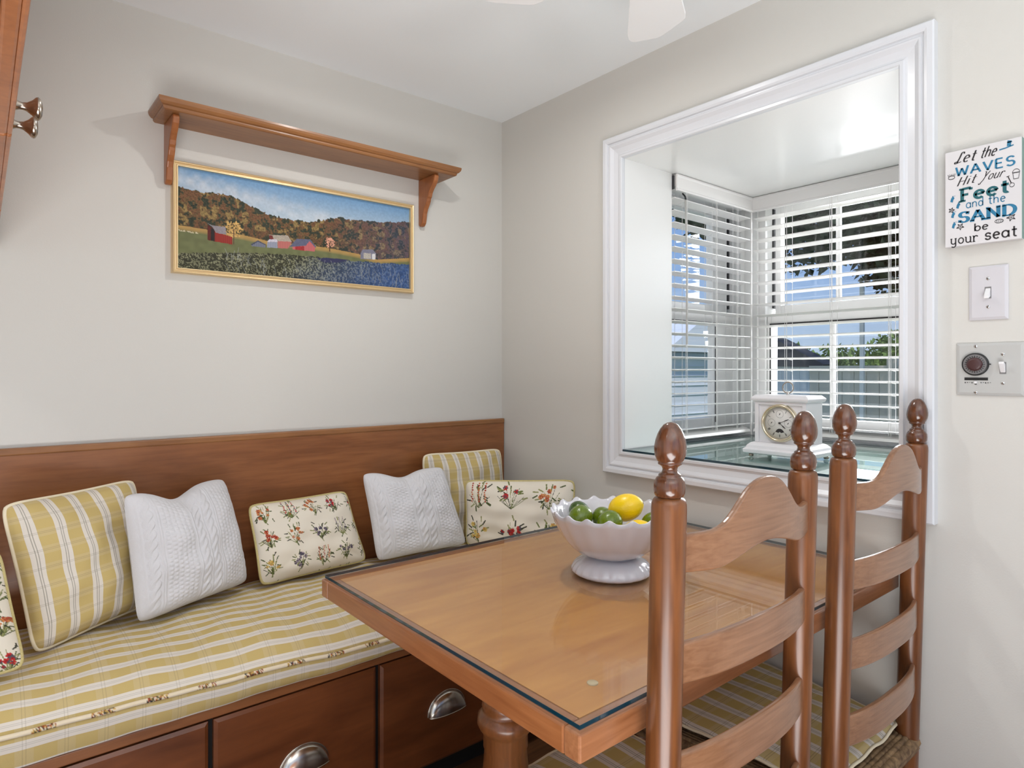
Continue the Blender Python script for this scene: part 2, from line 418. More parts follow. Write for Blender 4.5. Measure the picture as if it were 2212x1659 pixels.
# ------------------------------------------------------------------ windows
def window(name, axis, s0, s1, z0, z1, inner, outward, zm, glass_lo, glass_up, muntin):
    """double hung window. axis 'x': runs along x (plane y=inner), 'y': runs along y (plane x=inner)."""
    def B(mb, a0, a1, d0, d1, c0, c1):
        if axis == 'x': mb.box((a0, inner + outward * d0, c0), (a1, inner + outward * d1, c1))
        else: mb.box((inner + outward * d0, a0, c0), (inner + outward * d1, a1, c1))
        return mb
    root = empty(name, (0, 0, 0), kind='structure')
    fr = MB()
    for (a0, a1, c0, c1) in ((s0, s0 + 0.03, z0, z1), (s1 - 0.03, s1, z0, z1), (s0 + 0.03, s1 - 0.03, z0, z0 + 0.025), (s0 + 0.03, s1 - 0.03, z1 - 0.025, z1)): B(fr, a0, a1, 0, 0.10, c0, c1)
    fr.build('window_frame', M['vinyl'], root, bevel=0.002)
    g = MB()
    for a0, a1 in ((s0 + 0.0301, s0 + 0.036), (s1 - 0.036, s1 - 0.0301)): B(g, a0, a1, 0.055, 0.1, zm + 0.03, z1 - 0.03)
    B(g, glass_lo[0] - 0.004, glass_lo[1] + 0.004, 0.008, 0.0095, zm - 0.046, zm - 0.038)
    B(g, glass_lo[0] - 0.006, glass_lo[0] - 0.001, 0.008, 0.0095, z0 + 0.06, zm - 0.038)
    B(g, glass_lo[1] + 0.001, glass_lo[1] + 0.006, 0.008, 0.0095, z0 + 0.06, zm - 0.038)
    g.build('weather_seal', M['groove'] if axis == 'x' else M['black'], root)
    for nm, (g0, g1), c0, c1, d in (('lower_sash', glass_lo, z0 + 0.02, zm, 0.01), ('upper_sash', glass_up, zm - 0.02, z1 - 0.02, 0.06)):
        rt = 0.045; rb = 0.06
        sa = MB()
        B(sa, s0 + 0.032 if d < .03 else s0 + 0.04, g0, d, d + 0.035, c0, c1); B(sa, g1, s1 - 0.032 if d < .03 else s1 - 0.04, d, d + 0.035, c0, c1)
        B(sa, g0, g1, d, d + 0.035, c0, c0 + rb); B(sa, g0, g1, d, d + 0.035, c1 - rt, c1)
        sash = sa.build(nm, M['vinyl'], root, bevel=0.003)
        p = MB(); B(p, g0, g1, d + 0.015, d + 0.02, c0 + rb, c1 - rt); p.build('pane', M['pane'], sash)
        if muntin:
            q = MB(); B(q, muntin - 0.009, muntin + 0.009, d + 0.021, d + 0.032, c0 + rb, c1 - rt); q.build('muntin', M['vinyl'], sash)
    return root
window('window_1', 'x', 0.262, 0.845, OZ0, OZ1, -0.60, 1, 1.452, (0.32, 0.635), (0.32, 0.70), None)
window('window_2', 'y', OY0, -0.655, OZ0, OZ1, 0.86, 1, 1.452, (-1.435, -0.705), (-1.42, -0.72), -0.945)

# ------------------------------------------------------------------ blinds
def blind(name, label, axis, s0, s1, dc, side, ladders, wand=None):
    """dc: centre depth of the slats; side: direction of the room from the slats (-1 or 1)"""
    root = empty(name, ((s0 + s1) / 2, dc, OZ1) if axis == 'x' else (dc, (s0 + s1) / 2, OZ1), label=label, cat='window blind', group='slatted blinds in the bay window')
    ox, oy, oz = root.location
    def P(a, d, z): return ((a - ox, dc + d * side - oy, z - oz) if axis == 'x' else (dc + d * side - ox, a - oy, z - oz))
    def bx(mb, a0, a1, d0, d1, c0, c1): return mb.box(P(a0, d0, c0), P(a1, d1, c1))
    # valance with a shallow moulded face
    v = MB(); prof = [(0.028, OZ1 - 0.002), (0.034, OZ1 - 0.002), (0.036, OZ1 - 0.008), (0.034, OZ1 - 0.014), (0.034, OZ1 - 0.052), (0.037, OZ1 - 0.056), (0.037, OZ1 - 0.062), (0.028, OZ1 - 0.062)]
    a0 = s0 + 0.004
    vs = [P(a0, d, c) for d, c in prof] + [P(s1 + (0.0 if axis == 'x' else 0.008), d, c) for d, c in prof]
    n = len(prof)
    v.add(vs, [tuple(range(n)), tuple(range(n, 2 * n))] + [(i, (i + 1) % n, n + (i + 1) % n, n + i) for i in range(n)])
    v.build('valance', M['blind'], root)
    bx(MB(), s0 + 0.006, s1 - 0.004, -0.026, 0.024, OZ1 - 0.045, OZ1 - 0.003).build('head_rail', M['blind'], root)
    # slats
    sl = MB(); z = 1.842; k = 0
    zs = []
    while z > 0.995:
        zs.append(z)
        n = 6; up = []; lo = []
        for i in range(n + 1):
            d = -0.025 + 0.05 * i / n; c = z + 0.0018 * (1 - (2 * i / n - 1) ** 2) + 0.09 * d
            up.append((d, c + 0.0013)); lo.append((d, c - 0.0013))
        pr = up + lo[::-1]; m = len(pr)
        jit = random.uniform(-0.001, 0.001)
        vs = [P(s0 + 0.003, d, c + jit) for d, c in pr] + [P(s1 - 0.003, d, c - jit) for d, c in pr]
        sl.add(vs, [tuple(range(m)), tuple(range(m, 2 * m))] + [(i, (i + 1) % m, m + (i + 1) % m, m + i) for i in range(m)])
        z -= 0.0443
    sl.build('slats', M['blind'], root)
    br = MB(); zb = OZ0 + 0.016 + (0.007 if axis == 'y' else 0.007)
    pr = [(-0.026, zb + 0.022), (0.022, zb + 0.006), (0.026, zb - 0.004), (0.020, zb - 0.006), (-0.026, zb + 0.008)]
    m = len(pr); vs = [P(s0 + 0.003, d, c) for d, c in pr] + [P(s1 - 0.003, d, c) for d, c in pr]
    br.add(vs, [tuple(range(m)), tuple(range(m, 2 * m))] + [(i, (i + 1) % m, m + (i + 1) % m, m + i) for i in range(m)])
    br.build('bottom_rail', M['blind'], root)
    cd = MB()
    for a in ladders:
        for da, d in ((-0.004, 0.027), (0.004, 0.027), (0.0, -0.027), (0.010, 0.0)):
            cd.tube([P(a + da, d, OZ1 - 0.05), P(a + da, d * 0.98, 1.4), P(a + da, d, zb + 0.015)], 0.0009, 5)
        for z in zs:
            cd.tube([P(a, 0.027, z - 0.001), P(a, -0.027, z - 0.006)], 0.0007, 4)
    cd.build('ladder_cords', M['blind'], root)
    if wand:
        wd = MB(); wd.tube([P(wand, 0.030, 1.845), P(wand + 0.006, 0.033, 1.6), P(wand + 0.008, 0.031, 1.315)], 0.0035, 8); wd.build('tilt_wand', M['plate2'], root)
        MB().tube([P(wand - .004, 0.02, 1.868), P(wand - 0.002, 0.03, 1.855), P(wand, 0.031, 1.842)], 0.003, 6).build('wand_hook', M['black'], root)
        mch = MB(); 
        bx(mch, s0 + 0.001, s0 + 0.0055, -0.02, 0.022, OZ1 - 0.055, OZ1 - 0.006); mch.build('rail_end', M['groove'], root)
    return root
blind('window_blind', 'white slatted blind with a tilt wand on the narrow side window of the bay', 'x', 0.263, 0.779, -0.640, -1, (0.335, 0.53, 0.677), 0.323)
blind('window_blind', 'wide white slatted blind behind the white clock, on the front window of the bay', 'y', OY0 + .004, -0.668, 0.812, -1, (-1.42, -1.187, -0.986, -0.811))

S('trim_3', MB().box((0.780, -0.668, OZ0), (0.7855, -0.6625, OZ1 - .06)), M['blind'])
# glass sheet lying on the bay sill
def sheet(name, x0, y0, x1, y1, z0, z1, label, mat, cut=None):
    mb = MB()
    mb.add([(x0, y0, z1), (x1, y0, z1), (x1, y1, z1), (x0, y1, z1)], [(0, 1, 2, 3)], 0)
    mb.add([(x0, y0, z0), (x1, y0, z0), (x1, y1, z0), (x0, y1, z0)], [(3, 2, 1, 0)], 0)
    a = [(x0, y0), (x1, y0), (x1, y1), (x0, y1)]
    for i in range(4):
        p, q = a[i], a[(i + 1) % 4]
        mb.add([(*p, z0), (*q, z0), (*q, z1), (*p, z1)], [(0, 1, 2, 3)], 1)
    return tag(mb.build(name, [mat, M['edge']], fix=False), label, 'glass sheet')
sheet('glass_sheet', -0.014, OY0 + 0.003, 0.775, OY1 - 0.004, OZ0 + 0.0005, OZ0 + 0.0068, 'clear glass sheet with dark edge covering the bay window sill', M['sillglass'])

# ------------------------------------------------------------------ clock
def clock():
    z0 = OZ0 + 0.007
    r = empty('mantel_clock', (0.205, -1.117, z0), label='white mantel clock with round dial and ring handle on the bay sill', cat='clock')
    X = lambda v: v - 0.205
    # local frame: front faces -x; y left/right
    b = MB()
    # base: stepped moulding
    def slab(mb, hw, hd, z_a, z_b, cx=0):
        mb.box((cx - hd, -hw, z_a), (cx + hd, hw, z_b))
    def mould(prof):
        mb = MB(); rings = []
        for (hw, hd, z) in prof: rings.append([(-hd, -hw, z), (hd, -hw, z), (hd, hw, z), (-hd, hw, z)])
        vs = [p for q in rings for p in q]; fs = [(3, 2, 1, 0)]
        for i in range(len(rings) - 1):
            for k in range(4): fs.append((i * 4 + k, i * 4 + (k + 1) % 4, (i + 1) * 4 + (k + 1) % 4, (i + 1) * 4 + k))
        n = 4 * (len(rings) - 1); fs.append((n, n + 1, n + 2, n + 3)); mb.add(vs, fs); return mb
    mould([(0.100, 0.066, 0.011), (0.106, 0.072, 0.014), (0.107, 0.073, 0.024), (0.104, 0.070, 0.027), (0.101, 0.067, 0.028), (0.098, 0.064, 0.036), (0.090, 0.058, 0.043), (0.084, 0.053, 0.046), (0.082, 0.050, 0.046)]).build('base', M['clockwhite'], r, bevel=0.001)
    bd = MB(); slab(bd, 0.079, 0.048, 0.046, 0.168, 0.003)
    for s in (-1, 1): bd.box((-0.050, s * 0.079, 0.046), (-0.044, s * 0.067, 0.168))
    bd.box((-0.050, -0.067, 0.160), (-0.044, 0.067, 0.168))
    bd.build('case', M['clockwhite'], r, bevel=0.001)
    mould([(0.082, 0.050, 0.168), (0.086, 0.056, 0.171), (0.088, 0.058, 0.176), (0.088, 0.058, 0.180), (0.080, 0.050, 0.188), (0.078, 0.048, 0.189)]).build('lid', M['clockwhite'], r, bevel=0.001)
    for sx in (-1, 1):
        for sy in (-1, 1):
            MB().lathe([(0.0005, 0), (0.006, 0.001), (0.008, 0.005), (0.006, 0.010), (0.0005, 0.0115)], 16, M=Matrix.Translation((sx * 0.056, sy * 0.088, 0))).build('foot', M['bronze'], r)
    R = Matrix.Translation((-0.045, 0, 0.107)) @ Matrix.Rotation(-PI / 2, 4, 'Y')     # z_local -> -x
    R0 = R
    rad = 0.054
    MB().lathe([(rad - .007, 0.0), (rad - .006, 0.010), (rad - .003, 0.013), (rad, 0.012), (rad + .0025, 0.006), (rad + .003, 0)], 64, M=R).build('bezel', M['brass'], r)
    dial = MB().lathe([(0.0002, 0.0042), (rad - 0.006, 0.0042), (rad - .006, 0.0)], 64, M=R).build('dial', M['dial'], r)
    mk = MB(); zz = 0.0046
    def P(u, v, z=zz): return R0 @ Vector((v, -u, z))    # u: right seen from front, v: up
    def bar(u0, v0, u1, v1, wd, z=zz):
        dx, dy = u1 - u0, v1 - v0; L = math.hypot(dx, dy); nx, ny = -dy / L * wd / 2, dx / L * wd / 2
        mk.add([P(u0 + nx, v0 + ny, z), P(u1 + nx, v1 + ny, z), P(u1 - nx, v1 - ny, z), P(u0 - nx, v0 - ny, z)], [(0, 1, 2, 3)])
    def ring(cu, cv, ra, wd, a0=0, a1=2 * PI, n=40):
        for i in range(n):
            t0 = a0 + (a1 - a0) * i / n; t1 = a0 + (a1 - a0) * (i + 1) / n
            mk.add([P(cu + (ra - wd) * math.cos(t0), cv + (ra - wd) * math.sin(t0)), P(cu + ra * math.cos(t0), cv + ra * math.sin(t0)), P(cu + ra * math.cos(t1), cv + ra * math.sin(t1)), P(cu + (ra - wd) * math.cos(t1), cv + (ra - wd) * math.sin(t1))], [(0, 1, 2, 3)])
    ring(0, 0, 0.0455, 0.0005, n=64)
    for hnum, strokes in ((1, 1), (2, 1), (4, 3), (5, 2), (7, 2), (8, 3), (10, 1), (11, 2), (6, 2)):
        a = PI / 2 - hnum * PI / 6
        for q in range(strokes):
            da = (q - (strokes - 1) / 2) * 0.055
            bar(0.034 * math.cos(a + da), 0.034 * math.sin(a + da), 0.042 * math.cos(a + da), 0.042 * math.sin(a + da), 0.0011)
    for cu, cv in ((0, 0.0265), (-0.0255, 0), (0.0255, 0)):
        ring(cu, cv, 0.0115, 0.0005); ring(cu, cv, 0.0015, 0.0015, n=12); bar(cu - 0.002, cv - 0.003, cu + 0.002, cv + 0.003, 0.001)
    ring(0, -0.030, 0.0135, 0.0100, 0.25, PI - 0.25, 24); bar(-0.013, -0.026, -0.02, -0.036, 0.0006); bar(0.013, -0.026, 0.02, -0.036, 0.0006)
    for k in range(60):
        a = k * PI / 30; bar(0.0432 * math.cos(a), 0.0432 * math.sin(a), 0.0445 * math.cos(a), 0.0445 * math.sin(a), 0.0004)
    mk.build('numerals', M['ink'], dial, fix=False)
    hd = mk = MB()
    bar(0, 0, 0.028, 0.0125, 0.0013, 0.0062); bar(0.016, 0.0072, 0.025, 0.011, 0.0024, 0.0064)
    bar(0, 0, 0.018, -0.0155, 0.0016, 0.0062); bar(0.009, -0.0077, 0.0155, -0.0133, 0.003, 0.0064)
    hd.lathe([(0.003, 0.0045), (0.003, 0.008), (0.0002, 0.0085)], 16, M=R)
    hd.build('hands', M['ink'], r, fix=False)
    MB().lathe([(0.005, 0.188), (0.005, 0.196), (0.0035, 0.199), (0.0005, 0.2)], 16).build('handle_post', M['silver'], r)
    MB().tube([(0, 0.0165 * math.cos(t), 0.211 + 0.0165 * math.sin(t)) for t in [2 * PI * k / 40 for k in range(40)]], 0.0017, 8, closed=True).build('ring_handle', M['bronze'], r)
clock()

# ------------------------------------------------------------------ switch plates and sign on the right wall
def plate_mb(y0, y1, z0, z1, t=0.006, b=0.006):
    mb = MB()
    o = [(0, y0, z0), (0, y1, z0), (0, y1, z1), (0, y0, z1)]; m = [(-t * .55, y0, z0), (-t * .55, y1, z0), (-t * .55, y1, z1), (-t * .55, y0, z1)]
    i = [(-t, y0 + b, z0 + b), (-t, y1 - b, z0 + b), (-t, y1 - b, z1 - b), (-t, y0 + b, z1 - b)]
    mb.add(o + m + i, [(0, 1, 5, 4), (1, 2, 6, 5), (2, 3, 7, 6), (3, 0, 4, 7), (4, 5, 9, 8), (5, 6, 10, 9), (6, 7, 11, 10), (7, 4, 8, 11), (8, 9, 10, 11), (3, 2, 1, 0)])
    return mb
def screw(root, y, z, x=-0.006, a=0.6):
    Rm = Matrix.Translation((x, y, z)) @ Matrix.Rotation(-PI / 2, 4, 'Y')
    s = MB().lathe([(0.0036, 0), (0.0034, 0.0008), (0.002, 0.0013), (0.0001, 0.0015)], 18, M=Rm).build('screw', M['silver'], root)
    sl = MB(); dx, dz = 0.003 * math.cos(a), 0.003 * math.sin(a); nx, nz = -0.0005 * math.sin(a), 0.0005 * math.cos(a)
    sl.add([(x - 0.0017, y + dx + nx, z + dz + nz), (x - 0.0017, y - dx + nx, z - dz + nz), (x - 0.0017, y - dx - nx, z - dz - nz), (x - 0.0017, y + dx - nx, z + dz - nz)], [(0, 1, 2, 3)])
    sl.build('slot', M['ink'], s)
def toggle(root, y, z, mat, up):
    fr = MB(); fr.box((-0.0064, y - 0.0058, z - 0.0125), (-0.006, y + 0.0058, z + 0.0125)); fr.build('toggle_slot', M['inkgray'], root)
    s = 1 if up else -1
    t = MB(); t.prism([(-0.006, z - s * 0.010), (-0.006, z + s * 0.008), (-0.009, z + s * 0.010), (-0.019, z + s * 0.0135), (-0.020, z + s * 0.009), (-0.0105, z - s * 0.004)], y - 0.0046, y + 0.0046, axis='y')
    return t.build('toggle', mat, root, bevel=0.001)
r = empty('light_switch', (0, -1.666, 1.386), label='single light switch with white plate on the right wall above the timer', cat='light switch')
o = plate_mb(-1.701 + 1.666, -1.631 + 1.666, 1.328 - 1.386, 1.444 - 1.386).build('cover_plate', M['plate'], r, bevel=0.0008)
toggle(r, 0, 0, M['white'], False); screw(r, 0, 0.030); screw(r, 0, -0.030, a=-0.9)
r = empty('timer_switch', (0, -1.668, 1.222), label='grey double wall plate with round black timer dial and a toggle', cat='timer switch')
plate_mb(-0.060, 0.060, -0.056, 0.057).build('cover_plate', M['plate2'], r, bevel=0.0008)
toggle(r, -0.024, 0.003, M['white'], True)
for y, z, a in ((-0.024, 0.032, 0.3), (-0.024, -0.029, 0.8), (0.024, 0.050, 1.5), (0.024, -0.050, 0.2)): screw(r, y, z, a=a)
Rm = Matrix.Translation((-0.006, 0.024, 0.011)) @ Matrix.Rotation(-PI / 2, 4, 'Y')
MB().lathe([(0.0245, 0), (0.0245, 0.005), (0.0225, 0.007), (0.0215, 0.0068)], 40, M=Rm).build('timer_rim', M['black'], r)
MB().lathe([(0.0215, 0.0066), (0.0145, 0.0072)], 40, M=Rm).build('timer_ring', M['inkgray'], r)
td = MB(); td.lathe([(0.0145, 0.0071), (0.0140, 0.012), (0.009, 0.0135), (0.0002, 0.0137)], 40, M=Rm, fn=lambda q, z, a: ((q + (0.0006 * math.cos(24 * a) if q > 0.01 else 0)) * math.cos(a), (q + (0.0006 * math.cos(24 * a) if q > 0.01 else 0)) * math.sin(a), z))
td.build('timer_knob', plain('maroon_plastic', srgb(72, 44, 44), 0.4), r)
tk = MB()
for k in range(24):
    a = k * PI / 12; R2 = Rm @ Matrix.Rotation(a, 4, 'Z'); tk.box((0.0155, -0.0006, 0.0073), (0.0185, 0.0006, 0.0076), M=R2)
tk.build('dial_marks', M['black'], r)
MB().box((-0.009, -0.0035, 0.010), (-0.006, -0.001, 0.012)).build('pointer', M['black'], r)
mk = MB(); mk.box((-0.0066, 0.002, -0.0235), (-0.006, 0.0445, -0.0175)); mk.build('nameplate', M['black'], r)
mk = MB()
for k in range(12):
    yy = 0.043 - k * 0.0041
    if 4 < k < 7: continue
    mk.box((-0.0063, yy - 0.0011, -0.0300 + 0.0007 * (k % 3)), (-0.006, yy + 0.0011, -0.0277))
mk.box((-0.0063, 0.022, -0.033), (-0.006, 0.026, -0.0315))
mk.build('lettering', M['ink'], r)
MB().box((-0.010, 0.0215, -0.030), (-0.006, 0.0265, -0.0255)).build('slider', M['white'], r, bevel=0.0006)

# sign board with brush lettering
def arc(cx, cy, rx, ry, a0, a1, n=14):
    return [(cx + rx * math.cos(math.radians(a0 + (a1 - a0) * i / n)), cy + ry * math.sin(math.radians(a0 + (a1 - a0) * i / n))) for i in range(n + 1)]
XH = 0.62
G = {
 'a': (0.55, [arc(.26, .31, .24, .31, 20, 340), [(.5, .62), (.5, .06), (.56, 0)]]),
 'b': (0.55, [[(.05, 1), (.05, 0)], arc(.28, .31, .23, .31, -180, 180)]),
 'd': (0.58, [arc(.26, .31, .23, .31, 0, 360), [(.5, 1), (.5, 0)]]),
 'e': (0.52, [[(.04, .32), (.47, .36)] + arc(.26, .31, .22, .31, 8, 315)]),
 'h': (0.55, [[(.05, 1), (.05, 0)], [(.05, .4)] + arc(.27, .40, .2, .22, 160, 0) + [(.47, 0)]]),
 'i': (0.2, [[(.1, .62), (.1, 0)], [(.1, .80), (.1, .86)]]),
 'n': (0.55, [[(.05, .62), (.05, 0)], [(.05, .4)] + arc(.27, .40, .2, .22, 160, 0) + [(.47, 0)]]),
 'o': (0.55, [arc(.27, .31, .23, .31, 0, 360, 20)]),
 'r': (0.4, [[(.07, .62), (.07, 0)], [(.07, .38)] + arc(.27, .40, .18, .22, 150, 30)]),
 's': (0.45, [arc(.22, .46, .17, .16, 30, 250) + arc(.22, .16, .18, .16, 80, -150)]),
 't': (0.4, [[(.2, .92), (.2, .14)] + arc(.32, .14, .12, .14, 180, 300), [(.03, .62), (.4, .62)]]),
 'u': (0.55, [[(.05, .62), (.05, .22)] + arc(.25, .22, .2, .22, 180, 340) , [(.46, .62), (.46, 0)]]),
 'y': (0.55, [[(.05, .62), (.05, .26)] + arc(.25, .24, .2, .22, 180, 345), [(.46, .62), (.46, -.12)] + arc(.26, -.14, .2, .2, 0, -150)]),
 'A': (0.72, [[(.02, 0), (.35, 1), (.68, 0)], [(.14, .34), (.56, .34)]]),
 'D': (0.7, [[(.08, 0), (.08, 1)], [(.08, 1), (.25, 1)] + arc(.25, .5, .40, .5, 90, -90) + [(.08, 0)]]),
 'E': (0.58, [[(.5, 1), (.06, 1), (.06, 0), (.52, 0)], [(.06, .52), (.45, .52)]]),
 'F': (0.58, [[(.55, .82), (.55, 1), (.1, 1)], [(.1, 1), (.1, 0)], [(.1, .5), (.42, .5)]]),
 'H': (0.7, [[(.08, 1), (.08, 0)], [(.6, 1), (.6, 0)], [(.08, .5), (.6, .5)]]),
 'L': (0.6, [arc(.45, .88, .12, .12, -20, 180) + [(.30, .5), (.22, .12)] + arc(.12, .08, .12, .08, 0, 350) + [(.3, .04), (.58, .10)]]),
 'N': (0.72, [[(.08, 0), (.08, 1), (.62, 0), (.62, 1)]]),
 'S': (0.6, [arc(.30, .74, .23, .25, 25, 250) + arc(.30, .26, .24, .26, 75, -155)]),
 'V': (0.68, [[(.03, 1), (.33, 0), (.64, 1)]]),
 'W': (0.9, [[(.02, 1), (.2, 0), (.43, .8), (.65, 0), (.87, 1)]]),
 'Y': (0.7, [arc(.12, .9, .12, .1, 120, -20) + [(.36, .45), (.30, .1), (.1, -.25)] + arc(.02, -.28, .1, .09, 0, -200), [(.66, 1), (.36, .45)]]),
}
SERIF = {'F': [((-.08, 0), (.28, 0)), ((-.06, 1), (.1, 1))], 'S': [((.50, .74), (.54, 1)), ((.04, .02), (.06, .26))], 'A': [((-.1, 0), (.16, 0)), ((.54, 0), (.82, 0))], 'N': [((-.04, 0), (.2, 0)), ((-.06, 1), (.1, 1)), ((.5, 1), (.74, 1))],
         'D': [((-.04, 0), (.1, 0)), ((-.04, 1), (.1, 1))], 'y': [((-.04, .62), (.15, .62)), ((.36, .62), (.56, .62))], 'u': [((-.06, .62), (.07, .62)), ((.36, .62), (.47, .62)), ((.44, 0), (.58, 0))], 'r': [((-.04, .62), (.08, .62)), ((-.04, 0), (.2, 0))],
         's': [((.38, .46), (.40, .62)), ((.04, .02), (.05, .16))], 't': [], 'a': [((.08, .5), (.1, .56))], 'e': [], 'o': []}
def ribbon(mb, pts, w0, P, contrast=0.0):
    n = len(pts)
    if n < 2: return
    L = []; R_ = []
    for i, (x, y) in enumerate(pts):
        a = pts[max(i - 1, 0)]; b = pts[min(i + 1, n - 1)]
        dx, dy = b[0] - a[0], b[1] - a[1]; l = math.hypot(dx, dy) or 1; dx /= l; dy /= l
        w_ = w0 * (1 - contrast + contrast * abs(dy)) / 2
        if 0 < i < n - 1:
            ax, ay = x - a[0], y - a[1]; bx_, by_ = b[0] - x, b[1] - y
            c = (ax * bx_ + ay * by_) / ((math.hypot(ax, ay) * math.hypot(bx_, by_)) or 1)
            if c < 0.5:      # sharp corner: split
                ribbon(mb, pts[:i + 1], w0, P, contrast); ribbon(mb, pts[i:], w0, P, contrast); return
        L.append((x - dy * w_, y + dx * w_)); R_.append((x + dy * w_, y - dx * w_))
    for i in range(n - 1): mb.add([P(*L[i]), P(*L[i + 1]), P(*R_[i + 1]), P(*R_[i])], [(0, 1, 2, 3)])
SX0, SX1, SZ0, SZ1 = -1.591, -1.727, 1.491, 1.700
def sign():
    r = empty('wall_sign', (0, -1.659, 1.5955), label='small white wooden beach sign with blue and black lettering beside the window casing', cat='sign')
    b = MB(); b.box((-0.020, SX0 + 1.659, SZ0 - 1.5955), (-0.001, SX1 + 1.659, SZ1 - 1.5955)); bo = b.build('board', [M['board'], M['boardside']], r, bevel=0.0008)
    for p in bo.data.polygons:
        if p.normal.y < -0.9: p.material_index = 1
    Wd, Hd = 0.136, 0.209
    def Q(u, v): return (-0.0205, (SX0 + 1.659) - u * Wd, (SZ1 - 1.5955) - v * Hd)
    def word(mb, txt, u0, u1, vb0, vb1, h, wt, slant=0.0, serif=False, contrast=0.0):
        """fits txt between u0,u1 (fractions), baseline vb0..vb1, capital height h (fraction of board height)"""
        wt = wt * (1.6 if slant else 1.2)
        adv = [0.32 if c == ' ' else G[c][0] + 0.14 for c in txt]; tot = sum(adv) - 0.14
        x = 0; sc = (u1 - u0) / tot
        hs = h * Hd
        for c, ad in zip(txt, adv):
            if c != ' ':
                def P(px, py, x=x):
                    u = u0 + (x + px) * sc + slant * py * h * Hd / Wd
                    vb = vb0 + (vb1 - vb0) * (u - u0) / (u1 - u0)
                    return Q(u, vb - py * h)
                for st in G[c][1]: ribbon(mb, st, wt, P, contrast)
                if serif:
                    for a_, b_ in SERIF.get(c, []): ribbon(mb, [a_, b_], wt * 0.8, P)
            x += ad
    def lay(nm, mat, *ws):
        k = MB()
        for a_, kw in ws: word(k, *a_, **kw)
        return k.build(nm, mat, r, fix=False)
    I, Bl, Te = M['ink'], M['blue'], M['teal']
    for (mt, args, kw) in ((I, ('Let', .13, .40, .135, .135, .105, .10, .35), dict(contrast=.6)), (I, ('the', .47, .67, .130, .130, .105, .10, .35), dict(contrast=.5)),
        (I, ('Hit', .16, .40, .375, .365, .085, .08, .45), dict(contrast=.6)), (I, ('Your', .48, .76, .365, .36, .085, .08, .45), dict(contrast=.6)),
        (I, ('be', .40, .58, .868, .862, .078, .11), {}), (I, ('your', .08, .44, .975, .972, .092, .10), dict(serif=True)), (I, ('seat', .54, .94, .97, .968, .105, .11), dict(serif=True)),
        (Bl, ('WAVES', .15, .92, .268, .265, .092, .13), {}), (Bl, ('and', .29, .52, .618, .616, .085, .09), {}), (Bl, ('the', .58, .80, .612, .61, .085, .09), {}),
        (Bl, ('SAND', .19, .93, .758, .755, .105, .19), dict(serif=True, contrast=.45)), (Te, ('Feet', .21, .84, .54, .52, .125, .16), dict(serif=True))):
        lay('lettering', mt, (args, kw))
    k = MB(); ribbon(k, [(.72, .088), (.80, .082), (.90, .066)], .012, Q); ribbon(k, [(.84, .07), (.845, .04), (.85, .015)], .05, Q); ribbon(k, [(.82, .03), (.88, .03)], .012, Q); k.build('surfer_drawing', M['blue'], r, fix=False)
    for fu, fv in ((.10, .50), (.18, .575), (.11, .665), (.12, .775)):
        k = MB(); ribbon(k, [(fu - .01, fv + .03), (fu, fv), (fu + .02, fv - .02)], .035, Q)
        for q in range(4): ribbon(k, [(fu + q * .012, fv - .032), (fu + .004 + q * .012, fv - .028)], .008, Q)
        k.build('footprint_drawing', M['blue'], r, fix=False)
    def star(cu, cv, s, a=0):
        k = MB()
        pts = []
        for i in range(11):
            rr = s if i % 2 == 0 else s * .42; t = a + i * PI / 5
            pts.append((cu + rr * math.cos(t), cv + rr * math.sin(t) * Wd / Hd))
        for i in range(10): ribbon(k, pts[i:i + 2], .006, Q)
        for i in range(0, 10, 2): ribbon(k, [(cu, cv), pts[i]], .004, Q)
        k.build('starfish_drawing', M['ink'], r, fix=False)
    star(.09, .615, .045); star(.21, .80, .055, .3); star(.87, .78, .06, .6)
    k = MB(); ribbon(k, [(cx, cy) for cx, cy in arc(.72, .80, .055, .018, 0, 360, 18)], .006, Q)
    for q in range(4): ribbon(k, [(.685 + q * .022, .788), (.695 + q * .022, .812)], .005, Q)
    k.build('shell_drawing', M['ink'], r, fix=False); k = MB(); ribbon(k, arc(.09, .272, .045, .018, 0, 360, 16), .007, Q)
    for q in range(5): ribbon(k, [(.05 + q * .02, .258), (.04 + q * .025, .235)], .007, Q)
    k.build('crab_drawing', M['ink'], r, fix=False); k = MB(); ribbon(k, arc(.93, .345, .045, .035, 180, 360, 12), .006, Q); ribbon(k, [(.885, .345), (.975, .345)], .009, Q); ribbon(k, [(.89, .35), (.90, .405), (.96, .405), (.972, .35)], .006, Q)
    k.build('bucket_drawing', M['ink'], r, fix=False); k = MB(); ribbon(k, [(.83, .37), (.87, .44)], .012, Q); ribbon(k, arc(.88, .46, .03, .02, 0, 360, 12), .006, Q); ribbon(k, [(.81, .372), (.85, .366)], .006, Q)
    k.build('shovel_drawing', M['ink'], r, fix=False)
sign()

